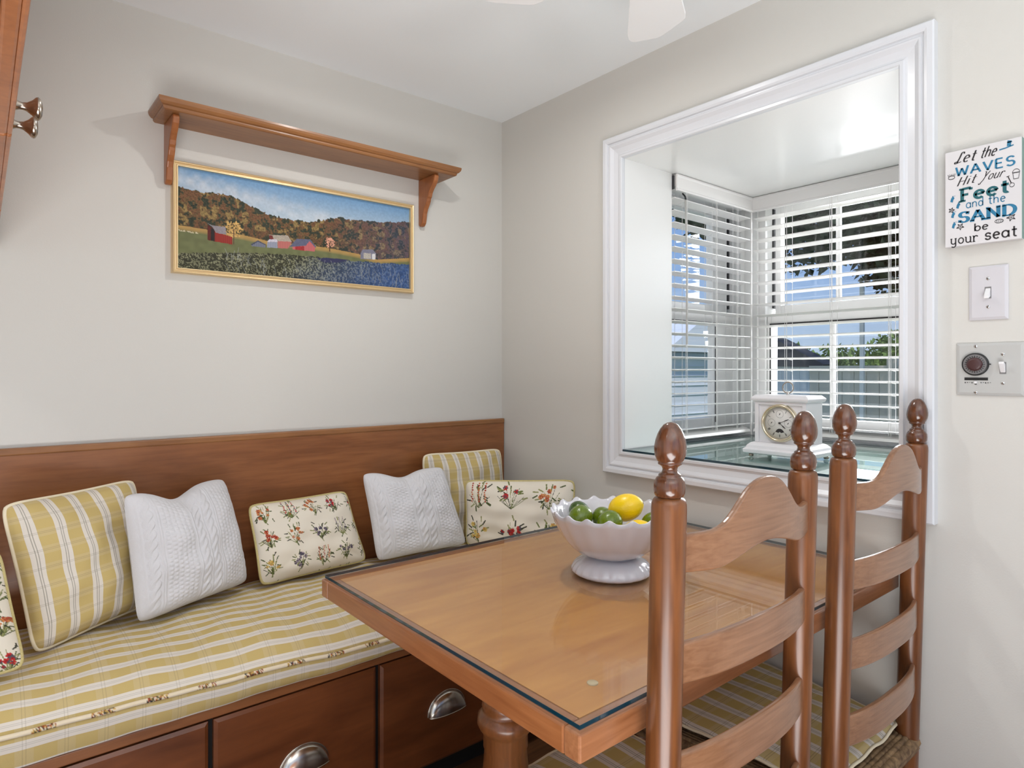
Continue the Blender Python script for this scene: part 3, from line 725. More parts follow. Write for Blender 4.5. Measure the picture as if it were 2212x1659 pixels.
# ------------------------------------------------------------------ wall shelf
def shelf():
    r = empty('wall_shelf', (-0.80, 0, 1.93), label='long wooden wall shelf on two scrolled brackets above the landscape painting', cat='shelf')
    # shelf board: profile runs round three sides
    hx = 0.494; D = 0.146
    prof = [(0.0, 0.0), (0.004, 0.002), (0.006, 0.006), (0.006, 0.010), (0.011, 0.012), (0.016, 0.018), (0.018, 0.024), (0.018, 0.030)]   # outward, z
    mb = MB(); rings = []
    for (o, z) in prof:
        a = hx - 0.018 + o; d = D - 0.018 + o
        rings.append([(-a, -0.0005, z), (-a, -d, z), (a, -d, z), (a, -0.0005, z)])
    for i in range(len(rings) - 1):
        for k in range(3): mb.add([rings[i][k], rings[i][k + 1], rings[i + 1][k + 1], rings[i + 1][k]], [(0, 1, 2, 3)])
    mb.add(rings[0], [(0, 1, 2, 3)]); mb.add(rings[-1], [(0, 1, 2, 3)])
    mb.add([p for q in rings for p in (q[0], q[3])], [(2 * i, 2 * i + 1, 2 * i + 3, 2 * i + 2) for i in range(len(rings) - 1)])
    mb.build('shelf_board', M['cab'], r, bevel=0.001)
    for bx_ in (-0.445, 0.408):
        pts = [(-0.0005, 0), (-0.112, 0), (-0.115, -0.010), (-0.110, -0.024), (-0.098, -0.038), (-0.084, -0.050), (-0.074, -0.062), (-0.070, -0.074), (-0.064, -0.080), (-0.062, -0.088), (-0.055, -0.100), (-0.043, -0.115), (-0.036, -0.130), (-0.034, -0.148), (-0.030, -0.164), (-0.020, -0.174), (-0.008, -0.175), (-0.0005, -0.168)]
        MB().prism(pts, bx_ - 0.009, bx_ + 0.009, axis='x').build('bracket', M['cab_z'], r, bevel=0.004, seg=3)
shelf()

# ------------------------------------------------------------------ painting
rng = np.random.default_rng(3)
def vnoise(h, w_, cy, cx, seed):
    g = np.random.default_rng(seed).random((cy + 2, cx + 2))
    y = np.linspace(0, cy, h); x = np.linspace(0, cx, w_)
    yi = y.astype(int); xi = x.astype(int); fy = y - yi; fx = x - xi
    fy = (fy * fy * (3 - 2 * fy))[:, None]; fx = (fx * fx * (3 - 2 * fx))[None]
    a = g[yi][:, xi]; b = g[yi][:, xi + 1]; c = g[yi + 1][:, xi]; d = g[yi + 1][:, xi + 1]
    return (a * (1 - fx) + b * fx) * (1 - fy) + (c * (1 - fx) + d * fx) * fy
def lin(r, g, b): return np.array(srgb(r, g, b)[:3])
def inpoly(U, V, poly):
    m = np.zeros(U.shape, bool); n = len(poly)
    for i in range(n):
        (x0, y0), (x1, y1) = poly[i], poly[(i + 1) % n]
        if y0 == y1: continue
        c = ((V >= min(y0, y1)) & (V < max(y0, y1)) & (U < x0 + (V - y0) * (x1 - x0) / (y1 - y0))); m ^= c
    return m
def paint_landscape(h, w_):
    U, V = np.meshgrid(np.linspace(0, 1, w_), np.linspace(0, 1, h))
    C = np.zeros((h, w_, 3))
    n1 = vnoise(h, w_, 6, 10, 1); n2 = vnoise(h, w_, 24, 60, 2); n3 = vnoise(h, w_, 60, 160, 3); n4 = vnoise(h, w_, 110, 280, 4); n5 = vnoise(h, w_, 16, 44, 5)
    # sky
    t = np.clip(V / 0.4, 0, 1)[..., None]
    C[:] = lin(104, 146, 186) * (1 - t) + lin(176, 192, 202) * t
    cl = np.clip((np.exp(-((V - 0.12 - 0.32 * U) / 0.11) ** 2) * (0.5 + 0.8 * n5) - 0.2), 0, 1)[..., None] * 0.75
    C = C * (1 - cl) + lin(198, 204, 210) * cl
    C *= (0.93 + 0.14 * n3)[..., None]
    hx = [0, .072, .157, .199, .238, .282, .349, .428, .515, .565, .642, .705, .832, 1.0]; hy = [.195, .214, .199, .209, .250, .289, .345, .357, .349, .312, .252, .253, .226, .162]
    bx_ = [0, .1, .242, .331, .54, .632, .738, .832, 1.0]; by_ = [.576, .585, .593, .622, .611, .620, .640, .679, .611]
    hill = np.interp(U, hx, hy) + 0.022 * (n3 - .5) + 0.02 * (n2 - .5); base = np.interp(U, bx_, by_)
    A = lin(100, 78, 50); B = lin(136, 114, 70); D = lin(50, 56, 42); E = lin(112, 70, 48)
    f = (n2 * 0.55 + n3 * 0.45)
    tree = np.where((f < 0.40)[..., None], D, np.where((f < 0.55)[..., None], A, np.where((n5 > 0.55)[..., None], B, E * .5 + A * .5)))
    tree = tree * (0.55 + 0.9 * n4)[..., None]
    dk = np.clip((V - base + 0.12) / 0.12, 0, 1)[..., None] * (0.6 * (n3 < .6))[..., None]
    tree = tree * (1 - dk) + D * .8 * dk
    far = np.clip((U - 0.55) / 0.45, 0, 1)[..., None] * 0.45
    tree = tree * (1 - far) + lin(78, 84, 110) * (0.6 + .8 * n3)[..., None] * far
    mh = V > hill; C[mh] = tree[mh]
    # field
    fld = V > base; gold = lin(172, 138, 82); green = lin(96, 102, 58)
    t = np.clip((V - base) / 0.055, 0, 1)[..., None]; t = t ** 2
    green = lin(104, 108, 72); fc = (gold * (1 - t) + green * t) * (0.88 + .24 * n2)[..., None]
    C[fld] = fc[fld]
    rd = np.interp(U, [0, .217, .396, .54, .695, .832, 1.0], [.853, .785, .745, .734, .729, .718, .693]) + 0.02 * (n3 - .5)
    rc = np.where((n4 * .6 + n3 * .4 > 0.56)[..., None], lin(128, 128, 100), lin(56, 56, 40)) * (0.6 + .6 * n2)[..., None]
    bl = np.clip((U - .45) / .5 + (V - .8) * .9, 0, 1)[..., None]
    rc = rc * (1 - .75 * bl) + lin(58, 92, 148) * (.65 + .6 * n3)[..., None] * .75 * bl
    mr = V > rd; C[mr] = rc[mr]
    def poly(p, c, tex=0.15, vert=False):
        m = inpoly(U, V, p); s = (1 - tex + 2 * tex * (np.sin(U * 900) * .5 + .5 if vert else n4))[..., None]
        C[m] = (np.array(c) * s)[m]
    poly([(.545, .751), (.59, .726), (.695, .723), (.642, .768), (.58, .785)], lin(52, 52, 84))
    poly([(.106, .535), (.134, .573), (.134, .696), (.106, .689)], lin(88, 34, 28)); poly([(.118, .56), (.131, .575), (.131, .69), (.118, .69)], lin(40, 34, 34))
    poly([(.134, .600), (.197, .625), (.197, .705), (.134, .696)], lin(140, 46, 38), .2, True)
    poly([(.104, .516), (.124, .537), (.172, .532), (.176, .610), (.137, .606), (.124, .550)], lin(138, 132, 138))
    poly([(.377, .605), (.436, .598), (.419, .678), (.377, .685)], lin(176, 104, 98), .2, True)
    poly([(.34, .555), (.419, .534), (.436, .598), (.360, .612)], lin(166, 156, 142)); poly([(.34, .56), (.355, .555), (.362, .61), (.345, .61)], lin(110, 48, 44))
    poly([(.271, .682), (.297, .633), (.327, .665), (.327, .694), (.273, .699)], lin(108, 112, 128), .2, True); poly([(.268, .68), (.297, .628), (.33, .663), (.327, .672), (.297, .642), (.273, .69)], lin(70, 74, 90))
    poly([(.336, .621), (.375, .602), (.377, .685), (.333, .692)], lin(140, 144, 160), .2, True); poly([(.334, .632), (.342, .603), (.372, .592), (.378, .618)], lin(196, 192, 204))
    poly([(.44, .639), (.496, .612), (.515, .557), (.538, .618), (.535, .674), (.44, .681)], lin(184, 98, 100), .2, True); poly([(.45, .64), (.49, .63), (.49, .678), (.45, .68)], lin(156, 46, 48), .2)
    poly([(.457, .558), (.515, .545), (.542, .618), (.538, .628), (.512, .565), (.496, .621), (.424, .659)], lin(92, 94, 116))
    poly([(.749, .631), (.759, .580), (.809, .565), (.826, .608), (.823, .681), (.749, .695)], lin(118, 118, 134)); poly([(.765, .62), (.80, .615), (.80, .68), (.765, .685)], lin(176, 170, 160), .2); poly([(.805, .62), (.823, .61), (.823, .681), (.805, .682)], lin(206, 206, 206))
    for (cu, cv, ru, rv, c, trunk) in ((.203, .545, .035, .095, lin(190, 154, 92), .70), (.603, .555, .024, .062, lin(204, 148, 124), .655)):
        e = ((U - cu) / ru) ** 2 + ((V - cv) / rv) ** 2
        m = (e < 0.65 + .7 * (n3 - .3)) & (n4 > 0.36); C[m] = (c * (0.7 + .6 * n3)[..., None])[m]
        m = (abs(U - cu) < .0022) & (V > cv) & (V < trunk); C[m] = lin(90, 64, 48)
    m = (V > .60) & (V < .645) & (U < .075) & (n4 > .5) & (abs(V - .625 - .1 * U) < .008); C[m] = lin(190, 180, 150)
    r2 = np.random.default_rng(11)
    for k in range(110):
        u0 = r2.uniform(.1, 1) ** .8; v1 = r2.uniform(.84, 1.02); L = r2.uniform(.05, .13); bend = r2.uniform(-.02, .02)
        m = (V < v1) & (V > v1 - L) & (abs(U - (u0 + bend * ((v1 - V) / L) ** 2)) < .0010)
        C[m] = C[m] * .5 + lin(172, 176, 170) * .42
    return C
PX0, PX1, PZ0, PZ1 = -1.236, -0.432, 1.503, 1.829
def painting():
    r = empty('framed_painting', ((PX0 + PX1) / 2, 0, (PZ0 + PZ1) / 2), label='gilt framed autumn farm landscape painting hanging under the wall shelf', cat='painting')
    cx, cz = (PX0 + PX1) / 2, (PZ0 + PZ1) / 2; hw, hh = (PX1 - PX0) / 2, (PZ1 - PZ0) / 2
    prof = [(0.0, 0.004), (0.0, 0.0225), (0.0025, 0.0225), (0.0035, 0.019), (0.0075, 0.018), (0.0095, 0.0215), (0.0125, 0.023), (0.0145, 0.021), (0.015, 0.0)]
    mb = MB(); rings = []; fw = 0.015
    for (o, t) in prof: 
        a = hw - fw + o; b = hh - fw + o; rings.append([(-a, -t, -b), (a, -t, -b), (a, -t, b), (-a, -t, b)])
    for i in range(len(prof) - 1):
        for k in range(4): mb.add([rings[i][k], rings[i][(k + 1) % 4], rings[i + 1][(k + 1) % 4], rings[i + 1][k]], [(0, 1, 2, 3)])
    mb.build('frame', M['gold'], r)
    h, w_ = 230, 580
    X, Z = np.meshgrid(np.linspace(-(hw - fw), hw - fw, w_), np.linspace(hh - fw, -(hh - fw), h))
    fast_grid('canvas', np.stack([X, np.full_like(X, -0.012), Z], -1), M['paint'], r, paint_landscape(h, w_))
painting()

# ------------------------------------------------------------------ upper cabinet overhead at left
def cabinet():
    xf = -1.666 + 0.033; zb = 1.520
    r = empty('wall_cabinet', (xf - 0.17, -1.15, zb), label='brown wooden upper cabinet at the left picture edge with metal knobs', cat='cabinet')
    X = lambda x: x - (xf - 0.17)
    b = MB(); b.box((X(xf - 0.34), -0.40, 0.005), (X(xf - 0.021), 1.13, CEIL - zb - 0.001)); b.build('body', M['cab_z'], r, bevel=0.002)
    for k, (y0, y1, kn) in enumerate(((-0.40, 0.115, 0.075), (0.122, 0.62, 0.155), (0.627, 1.128, None))):
        d = MB(); z1 = CEIL - zb - 0.01
        d.box((X(xf - 0.019), y0, 0), (X(xf - 0.005), y1, z1))
        # raised moulded rim around the door
        for (a, b_, c, e_) in ((y0, y1, 0, 0.055), (y0, y1, z1 - 0.055, z1), (y0, y0 + 0.055, 0.055, z1 - 0.055), (y1 - 0.055, y1, 0.055, z1 - 0.055)): d.box((X(xf - 0.006), a, c), (X(xf), b_, e_))
        do = d.build('door', M['cab_z'], r, bevel=0.003)
        if kn is not None:
            Rm = Matrix.Translation((X(xf), kn, 0.027)) @ Matrix.Rotation(PI / 2, 4, 'Y') @ Matrix.Scale(0.88, 4)
            MB().lathe([(0.0085, 0), (0.0075, 0.002), (0.0058, 0.006), (0.0052, 0.010), (0.0062, 0.015), (0.0105, 0.021), (0.0152, 0.025), (0.0165, 0.0275), (0.0150, 0.030), (0.009, 0.0325), (0.0002, 0.0335)], 28, M=Rm).build('knob', M['bronze'], do)
cabinet()

# ------------------------------------------------------------------ built-in bench
XL = -2.6
def bench():
    r = empty('storage_bench', (-1.3, 0, 0), label='built-in wooden bench with tall back panel and drawers along the left wall', cat='bench')
    X = lambda x: x + 1.3
    b = MB(); b.box((X(XL), -0.485, 0.07), (X(-0.002), -0.001, 0.424)); b.box((X(XL), -0.44, 0), (X(-0.002), -0.001, 0.07)); b.build('carcass', M['dark'], r)
    MB().box((X(XL), -0.502, 0.422), (X(-0.002), -0.001, 0.447)).build('seat_board', M['bench'], r, bevel=0.003)
    bp = MB(); bp.box((X(XL), -0.020, 0.447), (X(-0.004), -0.001, 1.006)); bp.build('back_panel', M['bench'], r, bevel=0.002)
    MB().box((X(XL), -0.0225, 1.004), (X(-0.003), -0.001, 1.023)).build('cap_rail', M['cab'], r, bevel=0.004)
    for (x0, x1, px) in ((-2.20, -1.690, None), (-1.682, -1.262, -1.472), (-1.250, -0.839, -1.040), (-0.825, -0.400, -0.612), (-0.388, -0.02, -0.2)):
        d = MB(); z0, z1 = 0.085, 0.417
        # bevelled front
        e_ = 0.008
        o = [(X(x0), -0.486, z0), (X(x1), -0.486, z0), (X(x1), -0.486, z1), (X(x0), -0.486, z1)]
        m = [(p[0], -0.498, p[2]) for p in o]; i = [(X(x0) + e_, -0.503, z0 + e_), (X(x1) - e_, -0.503, z0 + e_), (X(x1) - e_, -0.503, z1 - e_), (X(x0) + e_, -0.503, z1 - e_)]
        d.add(o + m + i, [(0, 1, 5, 4), (1, 2, 6, 5), (2, 3, 7, 6), (3, 0, 4, 7), (4, 5, 9, 8), (5, 6, 10, 9), (6, 7, 11, 10), (7, 4, 8, 11), (8, 9, 10, 11), (3, 2, 1, 0)])
        do = d.build('drawer', M['drawer'], r)
        if px is None: continue
        # cup pull: half dome open at the bottom
        h = MB(); n, m_ = 20, 10; P = []; P2 = []
        for a in range(n + 1):
            t = PI * a / n; row = []; row2 = []
            for b_ in range(m_ + 1):
                s = PI / 2 * b_ / m_
                for rr, sc in ((row, 1.0), (row2, 0.93)):
                    rr.append((X(px) + 0.063 * sc * math.cos(t), -0.503 - 0.026 * sc * math.sin(s) * (0.35 + 0.65 * math.sin(t)), 0.222 + 0.058 * sc * math.sin(t) * math.cos(s) + 0.004))
            P.append(row); P2.append(row2)
        h.grid(P); h.grid(P2, flip=True)
        for a in range(n):    # lip
            pass
        h.tube([(X(px) + 0.064 * math.cos(PI * a / n), -0.504, 0.226 + 0.059 * math.sin(PI * a / n)) for a in range(n + 1)], 0.0022, 8)
        h.tube([(X(px) + 0.063 * math.cos(t), -0.503 - 0.026 * (0.35 + 0.65 * math.sin(t)), 0.226) for t in [PI * a / n for a in range(n + 1)]], 0.0016, 8)
        h.build('cup_pull', M['chrome'], do, fix=False)
bench()

# seat cushion
def cushion():
    prof_n = 46
    base = [(-0.022, 0.449), (-0.021, 0.50), (-0.023, 0.555), (-0.040, 0.568), (-0.075, 0.573), (-0.15, 0.577), (-0.25, 0.579), (-0.34, 0.577), (-0.40, 0.571), (-0.445, 0.558), (-0.478, 0.540), (-0.500, 0.521), (-0.512, 0.507), (-0.514, 0.500), (-0.513, 0.475), (-0.507, 0.450)]
    # resample
    pts = [Vector((p[0], p[1], 0)) for p in base]
    seg = [0]
    for i in range(1, len(pts)): seg.append(seg[-1] + (pts[i] - pts[i - 1]).length)
    tot = seg[-1]
    def at(s):
        for i in range(1, len(seg)):
            if s <= seg[i] + 1e-9:
                t = (s - seg[i - 1]) / (seg[i] - seg[i - 1]); return pts[i - 1].lerp(pts[i], t)
        return pts[-1]
    NX = 260; P = np.zeros((NX, prof_n, 3)); UV = np.zeros((NX, prof_n, 2))
    def front(x):   # how far the front face bellies forward along the bench
        return 0.02 * math.sin((x + 1.9) * 2.1) - 0.012 + 0.035 * max(0, min(1, (x + 1.3) / 0.6))
    xs = np.linspace(XL + 0.02, -0.004, NX)
    for i, x in enumerate(xs):
        dz = 0.010 * max(0, min(1, (-1.15 - x) / 0.5)) - 0.010 * max(0, min(1, (x + 1.1) / 0.4))
        for j in range(prof_n):
            s = tot * j / (prof_n - 1); p = at(s); y, z = p.x, p.y
            wgt = max(0, min(1, (-y - 0.30) / 0.2))
            y2 = y - front(x) * wgt * (0.4 if z < 0.46 else 1)
            z2 = z + dz * wgt * (0 if z < 0.47 else 1)
            z2 += (0.0022 * math.sin(x * 23 + y * 9) + 0.0015 * math.sin(x * 51 - y * 31 + 1)) * (1 if -0.48 < y < -0.04 else 0.4)
            y2 += 0.0025 * math.sin(x * 17 + 2) * wgt
            P[i, j] = (x + 1.3, y2, z2); UV[i, j] = (x, s + 0.01)
    root = empty('bench_cushion', (-1.3, 0, 0), label='long gold and white plaid seat cushion with floral piping on the bench', cat='cushion')
    c = fast_grid('cushion_body', P, M['plaid_seat'], root, uv=UV)
    # piping with floral cloth: colour varies along it
    jp = min(range(prof_n), key=lambda j: abs(at(tot * j / (prof_n - 1)).x + 0.513) + abs(at(tot * j / (prof_n - 1)).y - 0.503))
    n = 8; NXp = 1100; Pp = np.zeros((NXp, n + 1, 3)); Cc = np.zeros((NXp, n + 1, 3))
    rg = np.random.default_rng(5); xi = np.linspace(0, NX - 1, NXp)
    blot = np.zeros(NXp)
    for i in range(NXp):
        a = int(xi[i]); b = min(a + 1, NX - 1); t = xi[i] - a; p = P[a, jp] * (1 - t) + P[b, jp] * t
        ph = (i / NXp * 26) % 1.0
        for k in range(n + 1):
            an = 2 * PI * k / n
            Pp[i, k] = (p[0], p[1] - 0.003 + 0.0052 * math.cos(an), p[2] + 0.0052 * math.sin(an))
            c_ = lin(220, 206, 180)
            if ph < 0.42 and rg.random() < 0.62: c_ = [lin(150, 70, 40), lin(92, 84, 52), lin(196, 160, 90), lin(60, 56, 56)][int(rg.integers(0, 4))]
            Cc[i, k] = c_
    fast_grid('piping', Pp, M['vcloth'], root, Cc)
cushion()

# ------------------------------------------------------------------ pillows
def flower_print(n, cells, seed, bgc=(220, 212, 196)):
    """numpy print of small bunches of flowers on cream cloth"""
    a = np.zeros((n, n, 3)); a[:] = lin(*bgc); rg = np.random.default_rng(seed)
    Y, X = np.mgrid[0:n, 0:n].astype(float)
    cw = n / cells
    greens = [lin(92, 108, 50), lin(66, 82, 42), lin(128, 132, 70)]
    pal = [[lin(160, 60, 44), lin(190, 110, 72)], [lin(190, 122, 72), lin(164, 74, 50)], [lin(204, 178, 100), lin(186, 140, 74)], [lin(84, 78, 92), lin(150, 132, 140)], [lin(176, 44, 44), lin(84, 76, 84)]]
    def dot(x, y, r, c):
        x0, x1, y0, y1 = int(max(0, x - r - 1)), int(min(n, x + r + 2)), int(max(0, y - r - 1)), int(min(n, y + r + 2))
        if x1 <= x0 or y1 <= y0: return
        m = (X[y0:y1, x0:x1] - x) ** 2 + (Y[y0:y1, x0:x1] - y) ** 2 <= r * r
        a[y0:y1, x0:x1][m] = c
    def line(x0, y0, x1, y1, r, c):
        L = int(max(abs(x1 - x0), abs(y1 - y0)) * 1.5) + 1
        for t in np.linspace(0, 1, L): dot(x0 + (x1 - x0) * t, y0 + (y1 - y0) * t, r, c)
    dark = [lin(58, 58, 44), lin(74, 84, 46), lin(104, 112, 62), lin(140, 140, 92)]
    for i in range(-1, int(cells) + 2):
        for j in range(-1, int(cells) + 2):
            cx = (j + 0.42) * cw + rg.uniform(-.03, .03) * cw; cy = (i + 0.40) * cw; p = pal[int(rg.integers(0, 5))]; R_ = cw * 0.37
            spike = rg.random() < .25
            for k in range(13):            # stems fan out from the foot of the bunch
                an = -PI / 2 + rg.uniform(-1.1, 1.1); L = R_ * rg.uniform(.7, 1.75)
                line(cx, cy + R_ * .95, cx + L * math.cos(an) * .75, cy + R_ * .95 + L * math.sin(an), 0.8, dark[int(rg.integers(0, 4))])
            for k in range(16):            # leaves
                an = rg.uniform(0, 2 * PI); L = R_ * rg.uniform(.25, 1.0); x, y = cx + L * math.cos(an), cy + L * math.sin(an); b_ = rg.uniform(-2, 2)
                line(x, y, x + .13 * cw * math.cos(an + b_ * .3), y + .13 * cw * math.sin(an + b_ * .3), cw * 0.018, dark[int(rg.integers(0, 4))])
            if spike:
                for q in (-.5, 0, .5):
                    for k in range(9):
                        y = cy - R_ * .9 + k * R_ * .17; dot(cx + q * R_ * 1.1 + rg.uniform(-1, 1) * (1 + k * .25), y, cw * .024 + .4 * (k % 2), p[int(rg.integers(0, 2))])
            else:
                for k in range(int(rg.integers(5, 9))):
                    an = rg.uniform(0, 2 * PI); L = R_ * rg.uniform(.1, .85); x, y = cx + L * math.cos(an), cy - .12 * R_ + L * math.sin(an) * .85; rr = cw * rg.uniform(.030, .058)
                    for q in range(6): dot(x + rr * math.cos(q * 1.05), y + rr * math.sin(q * 1.05), rr * .55, p[int(rg.random() < .4)])
                    dot(x, y, rr * .5, p[0] * .6)
    return a
def cable_height(U, V, W, H):
    """U,V in metres -> relief height (0..1) of a cable knit"""
    x = U; y = V; h = np.zeros_like(x)
    def cable(cx, wd, P_, amp=1.0):
        ph = 2 * PI * y / P_
        d = (x - cx)
        inside = np.clip(1 - (np.abs(d) / (wd * 0.62)) ** 6, 0, 1)
        s1 = np.abs(d - wd * .26 * np.sin(ph)); s2 = np.abs(d + wd * .26 * np.sin(ph)); 
        b1 = np.clip(1 - (s1 / (wd * .25)) ** 2, 0, 1) * (1 + .5 * np.cos(ph)); b2 = np.clip(1 - (s2 / (wd * .25)) ** 2, 0, 1) * (1 - .5 * np.cos(ph))
        return np.maximum(b1, b2) * inside * amp
    def rib(cx, wd): return .55 * np.exp(-((x - cx) / wd) ** 2)
    per = 0.165
    xm = np.mod(x + 0.02, per)
    def at(c): 
        return c
    x0 = x; x = xm
    x = xm
    def cab(cx, wd, P_, ph0=0):
        d = x - cx; ph = 2 * PI * y / P_ + ph0
        inside = (np.abs(d) < wd * .55)
        s1 = np.abs(d - wd * .25 * np.sin(ph)); s2 = np.abs(d + wd * .25 * np.sin(ph))
        b1 = np.sqrt(np.clip(1 - (s1 / (wd * .27)) ** 2, 0, 1)) * (.75 + .4 * np.cos(ph)); b2 = np.sqrt(np.clip(1 - (s2 / (wd * .27)) ** 2, 0, 1)) * (.75 - .4 * np.cos(ph))
        return np.maximum(b1, b2) * inside
    h = np.maximum(cab(0.018, 0.026, 0.05), cab(0.052, 0.026, 0.05, PI))
    for c in (0.035, 0.001, 0.070, 0.076): h = np.maximum(h, .5 * np.exp(-((x - c) / 0.0022) ** 2))
    hc = (x > 0.082) & (x < 0.158)
    hv = .55 * np.abs(np.sin(PI * (x - .082) / .0127) * np.sin(PI * y / .011 + (np.floor((x - .082) / .0127) % 2) * PI / 2))
    h = np.where(hc, np.maximum(h, hv), h)
    return h
def pillow(name, label, cat, TL, TR, BR, BL, T, kind, group=None, pinch=0.06, chop=0.0, n=None, cells=4.4, seed=1, wob=0.004):
    TL, TR, BR, BL = [np.array(p, float) for p in (TL, TR, BR, BL)]
    W = (np.linalg.norm(TR - TL) + np.linalg.norm(BR - BL)) / 2; H = (np.linalg.norm(TL - BL) + np.linalg.norm(TR - BR)) / 2
    nn = n or {'plaid': 70, 'floral': 230, 'knit': 230}[kind]
    t = np.linspace(-1, 1, nn)
    U, V = np.meshgrid(t, t[::-1])      # V: top=+1
    def shape(U, V):
        u = U * (1 - pinch * (1 - V ** 2) * np.abs(U) ** 2); v = V * (1 - pinch * (1 - U ** 2) * np.abs(V) ** 2)
        k = 1 - 0.055 * (U ** 8 * V ** 8); u = u * k; v = v * k
        if chop: v = v - chop * np.exp(-((U + .12) / .36) ** 2) * np.clip(V, 0, 1) ** 2.2
        return u, v
    u, v = shape(U, V)
    a = ((u + 1) / 2)[..., None]; b = ((1 - v) / 2)[..., None]
    Pt = (TL * (1 - a) + TR * a) * (1 - b) + (BL * (1 - a) + BR * a) * b
    nrm = np.cross(TR - BL, TL - BR); nrm /= np.linalg.norm(nrm)
    if nrm[1] > 0 or (abs(nrm[1]) < .3 and nrm[0] > 0): nrm = -nrm
    th = T * (np.clip(1 - np.abs(U) ** 2.6, 0, 1) ** .55) * (np.clip(1 - np.abs(V) ** 2.6, 0, 1) ** .55)
    rg = np.random.default_rng(seed)
    wv = wob * (np.sin(U * 5 + V * 3 + seed) + .6 * np.sin(U * 9 - V * 7 + 2 * seed) + .5 * np.sin(V * 13 + U * 2)) * (th / T)
    if chop: th = th * (1 - .45 * np.exp(-((U + .05 - .12 * (1 - V)) / .10) ** 2) * np.clip(V - .35, 0, 1) ** .7)
    # creases towards corners
    cre = 0.0
    for su in (-1, 1):
        for sv in (-1, 1):
            d = np.abs((U - su) - (V - sv) * su * sv); rr = np.hypot(U - su, V - sv)
            cre = cre - 0.004 * np.exp(-(d / .10) ** 2) * np.exp(-((rr - .35) / .25) ** 2)
    disp = th + wv + cre * (th / T)
    if kind == 'knit':
        disp = disp + 0.0042 * cable_height((U + 1) * W / 2, (V + 1) * H / 2, W, H) * np.clip(th / T * 1.6, 0, 1)
    centre = (TL + TR + BR + BL) / 4
    base = np.array([centre[0], centre[1], min(BL[2], BR[2])])
    root = empty(name, tuple(base), label=label, cat=cat, group=group)
    Fp = Pt + nrm * disp[..., None] - base
    uv = np.stack([(U + 1) * W / 2, (V + 1) * H / 2], -1)
    cols = None; mat = {'plaid': M['plaid'], 'floral': M['vcloth'], 'knit': M['knit']}[kind]
    if kind == 'floral':
        fp = flower_print(nn if W <= H * 1.2 else int(nn * W / H), cells, seed)
        fp = fp[:nn, :nn] if W <= H * 1.2 else fp[:nn][:, np.linspace(0, int(nn * W / H) - 1, nn).astype(int)]
        cols = fp
    fast_grid('cover', Fp, mat, root, cols, uv)
    # back
    nb = 40; tb = np.linspace(-1, 1, nb); Ub, Vb = np.meshgrid(tb, tb[::-1]); ub, vb = shape(Ub, Vb)
    a = ((ub + 1) / 2)[..., None]; b = ((1 - vb) / 2)[..., None]
    Pb = (TL * (1 - a) + TR * a) * (1 - b) + (BL * (1 - a) + BR * a) * b
    tb_ = T * .75 * (np.clip(1 - np.abs(Ub) ** 2.6, 0, 1) ** .55) * (np.clip(1 - np.abs(Vb) ** 2.6, 0, 1) ** .55)
    uvb = np.stack([(Ub + 1) * W / 2, (Vb + 1) * H / 2], -1)
    fast_grid('back_cover', (Pb - nrm * tb_[..., None] - base)[:, ::-1], {'plaid': M['plaid'], 'floral': M['cream'], 'knit': M['knit']}[kind], root, uv=uvb[:, ::-1])
    # edge piping
    if kind != 'knit':
        m = 40; e = np.linspace(-1, 1, m)
        ring = [(x, 1.) for x in e] + [(1., -x) for x in e[1:]] + [(-x, -1.) for x in e[1:]] + [(-1., x) for x in e[1:-1]]
        ru = np.array([q[0] for q in ring]); rv = np.array([q[1] for q in ring]); su, sv = shape(ru, rv)
        a = ((su + 1) / 2)[:, None]; b = ((1 - sv) / 2)[:, None]
        pr = (TL * (1 - a) + TR * a) * (1 - b) + (BL * (1 - a) + BR * a) * b - base
        mb = MB(); mb.tube([tuple(p) for p in pr], 0.0042, 8, closed=True)
        pm = M['pipe_gold'] if kind == 'floral' else M['cream']
        mb.build('piping', pm, root)
    return root
M['pipe_gold'] = plain('piping_gold', srgb(186, 172, 118), 0.85, bump=0.3, bscale=300, var=0.3)
SZ = 0.579
pillow('floral_pillow', 'cream floral pillow cut off by the left picture edge', 'pillow', (-1.93, -0.20, 0.87), (-1.632, -0.30, 0.835), (-1.590, -0.385, 0.597), (-1.90, -0.40, 0.60), 0.060, 'floral', seed=4, cells=3.7, pinch=.02)
pillow('plaid_pillow', 'large gold and white plaid pillow leaning behind the left white knit pillow', 'pillow', (-1.628, -0.215, 0.915), (-1.340, -0.075, 0.925), (-1.31, -0.125, 0.595), (-1.570, -0.285, 0.583), 0.062, 'plaid', seed=2, pinch=0.03)
pillow('knit_pillow', 'white cable knit pillow nearer the left, in front of the large plaid pillow', 'pillow', (-1.392, -0.225, 0.912), (-1.112, -0.085, 0.907), (-1.055, -0.125, 0.598), (-1.366, -0.262, 0.590), 0.066, 'knit', 'white cable knit pillows', chop=0.19, seed=3, pinch=.03)
pillow('floral_pillow', 'square cream floral pillow standing alone at the middle of the bench', 'pillow', (-1.050, -0.100, 0.818), (-0.728, -0.078, 0.820), (-0.675, -0.125, 0.590), (-1.032, -0.160, 0.590), 0.050, 'floral', seed=6, cells=4.4, pinch=.035)
pillow('knit_pillow', 'white cable knit pillow nearer the corner, behind the table edge', 'pillow', (-0.690, -0.115, 0.880), (-0.388, -0.145, 0.878), (-0.315, -0.195, 0.595), (-0.660, -0.165, 0.590), 0.055, 'knit', 'white cable knit pillows', chop=0.15, seed=5, pinch=.03)
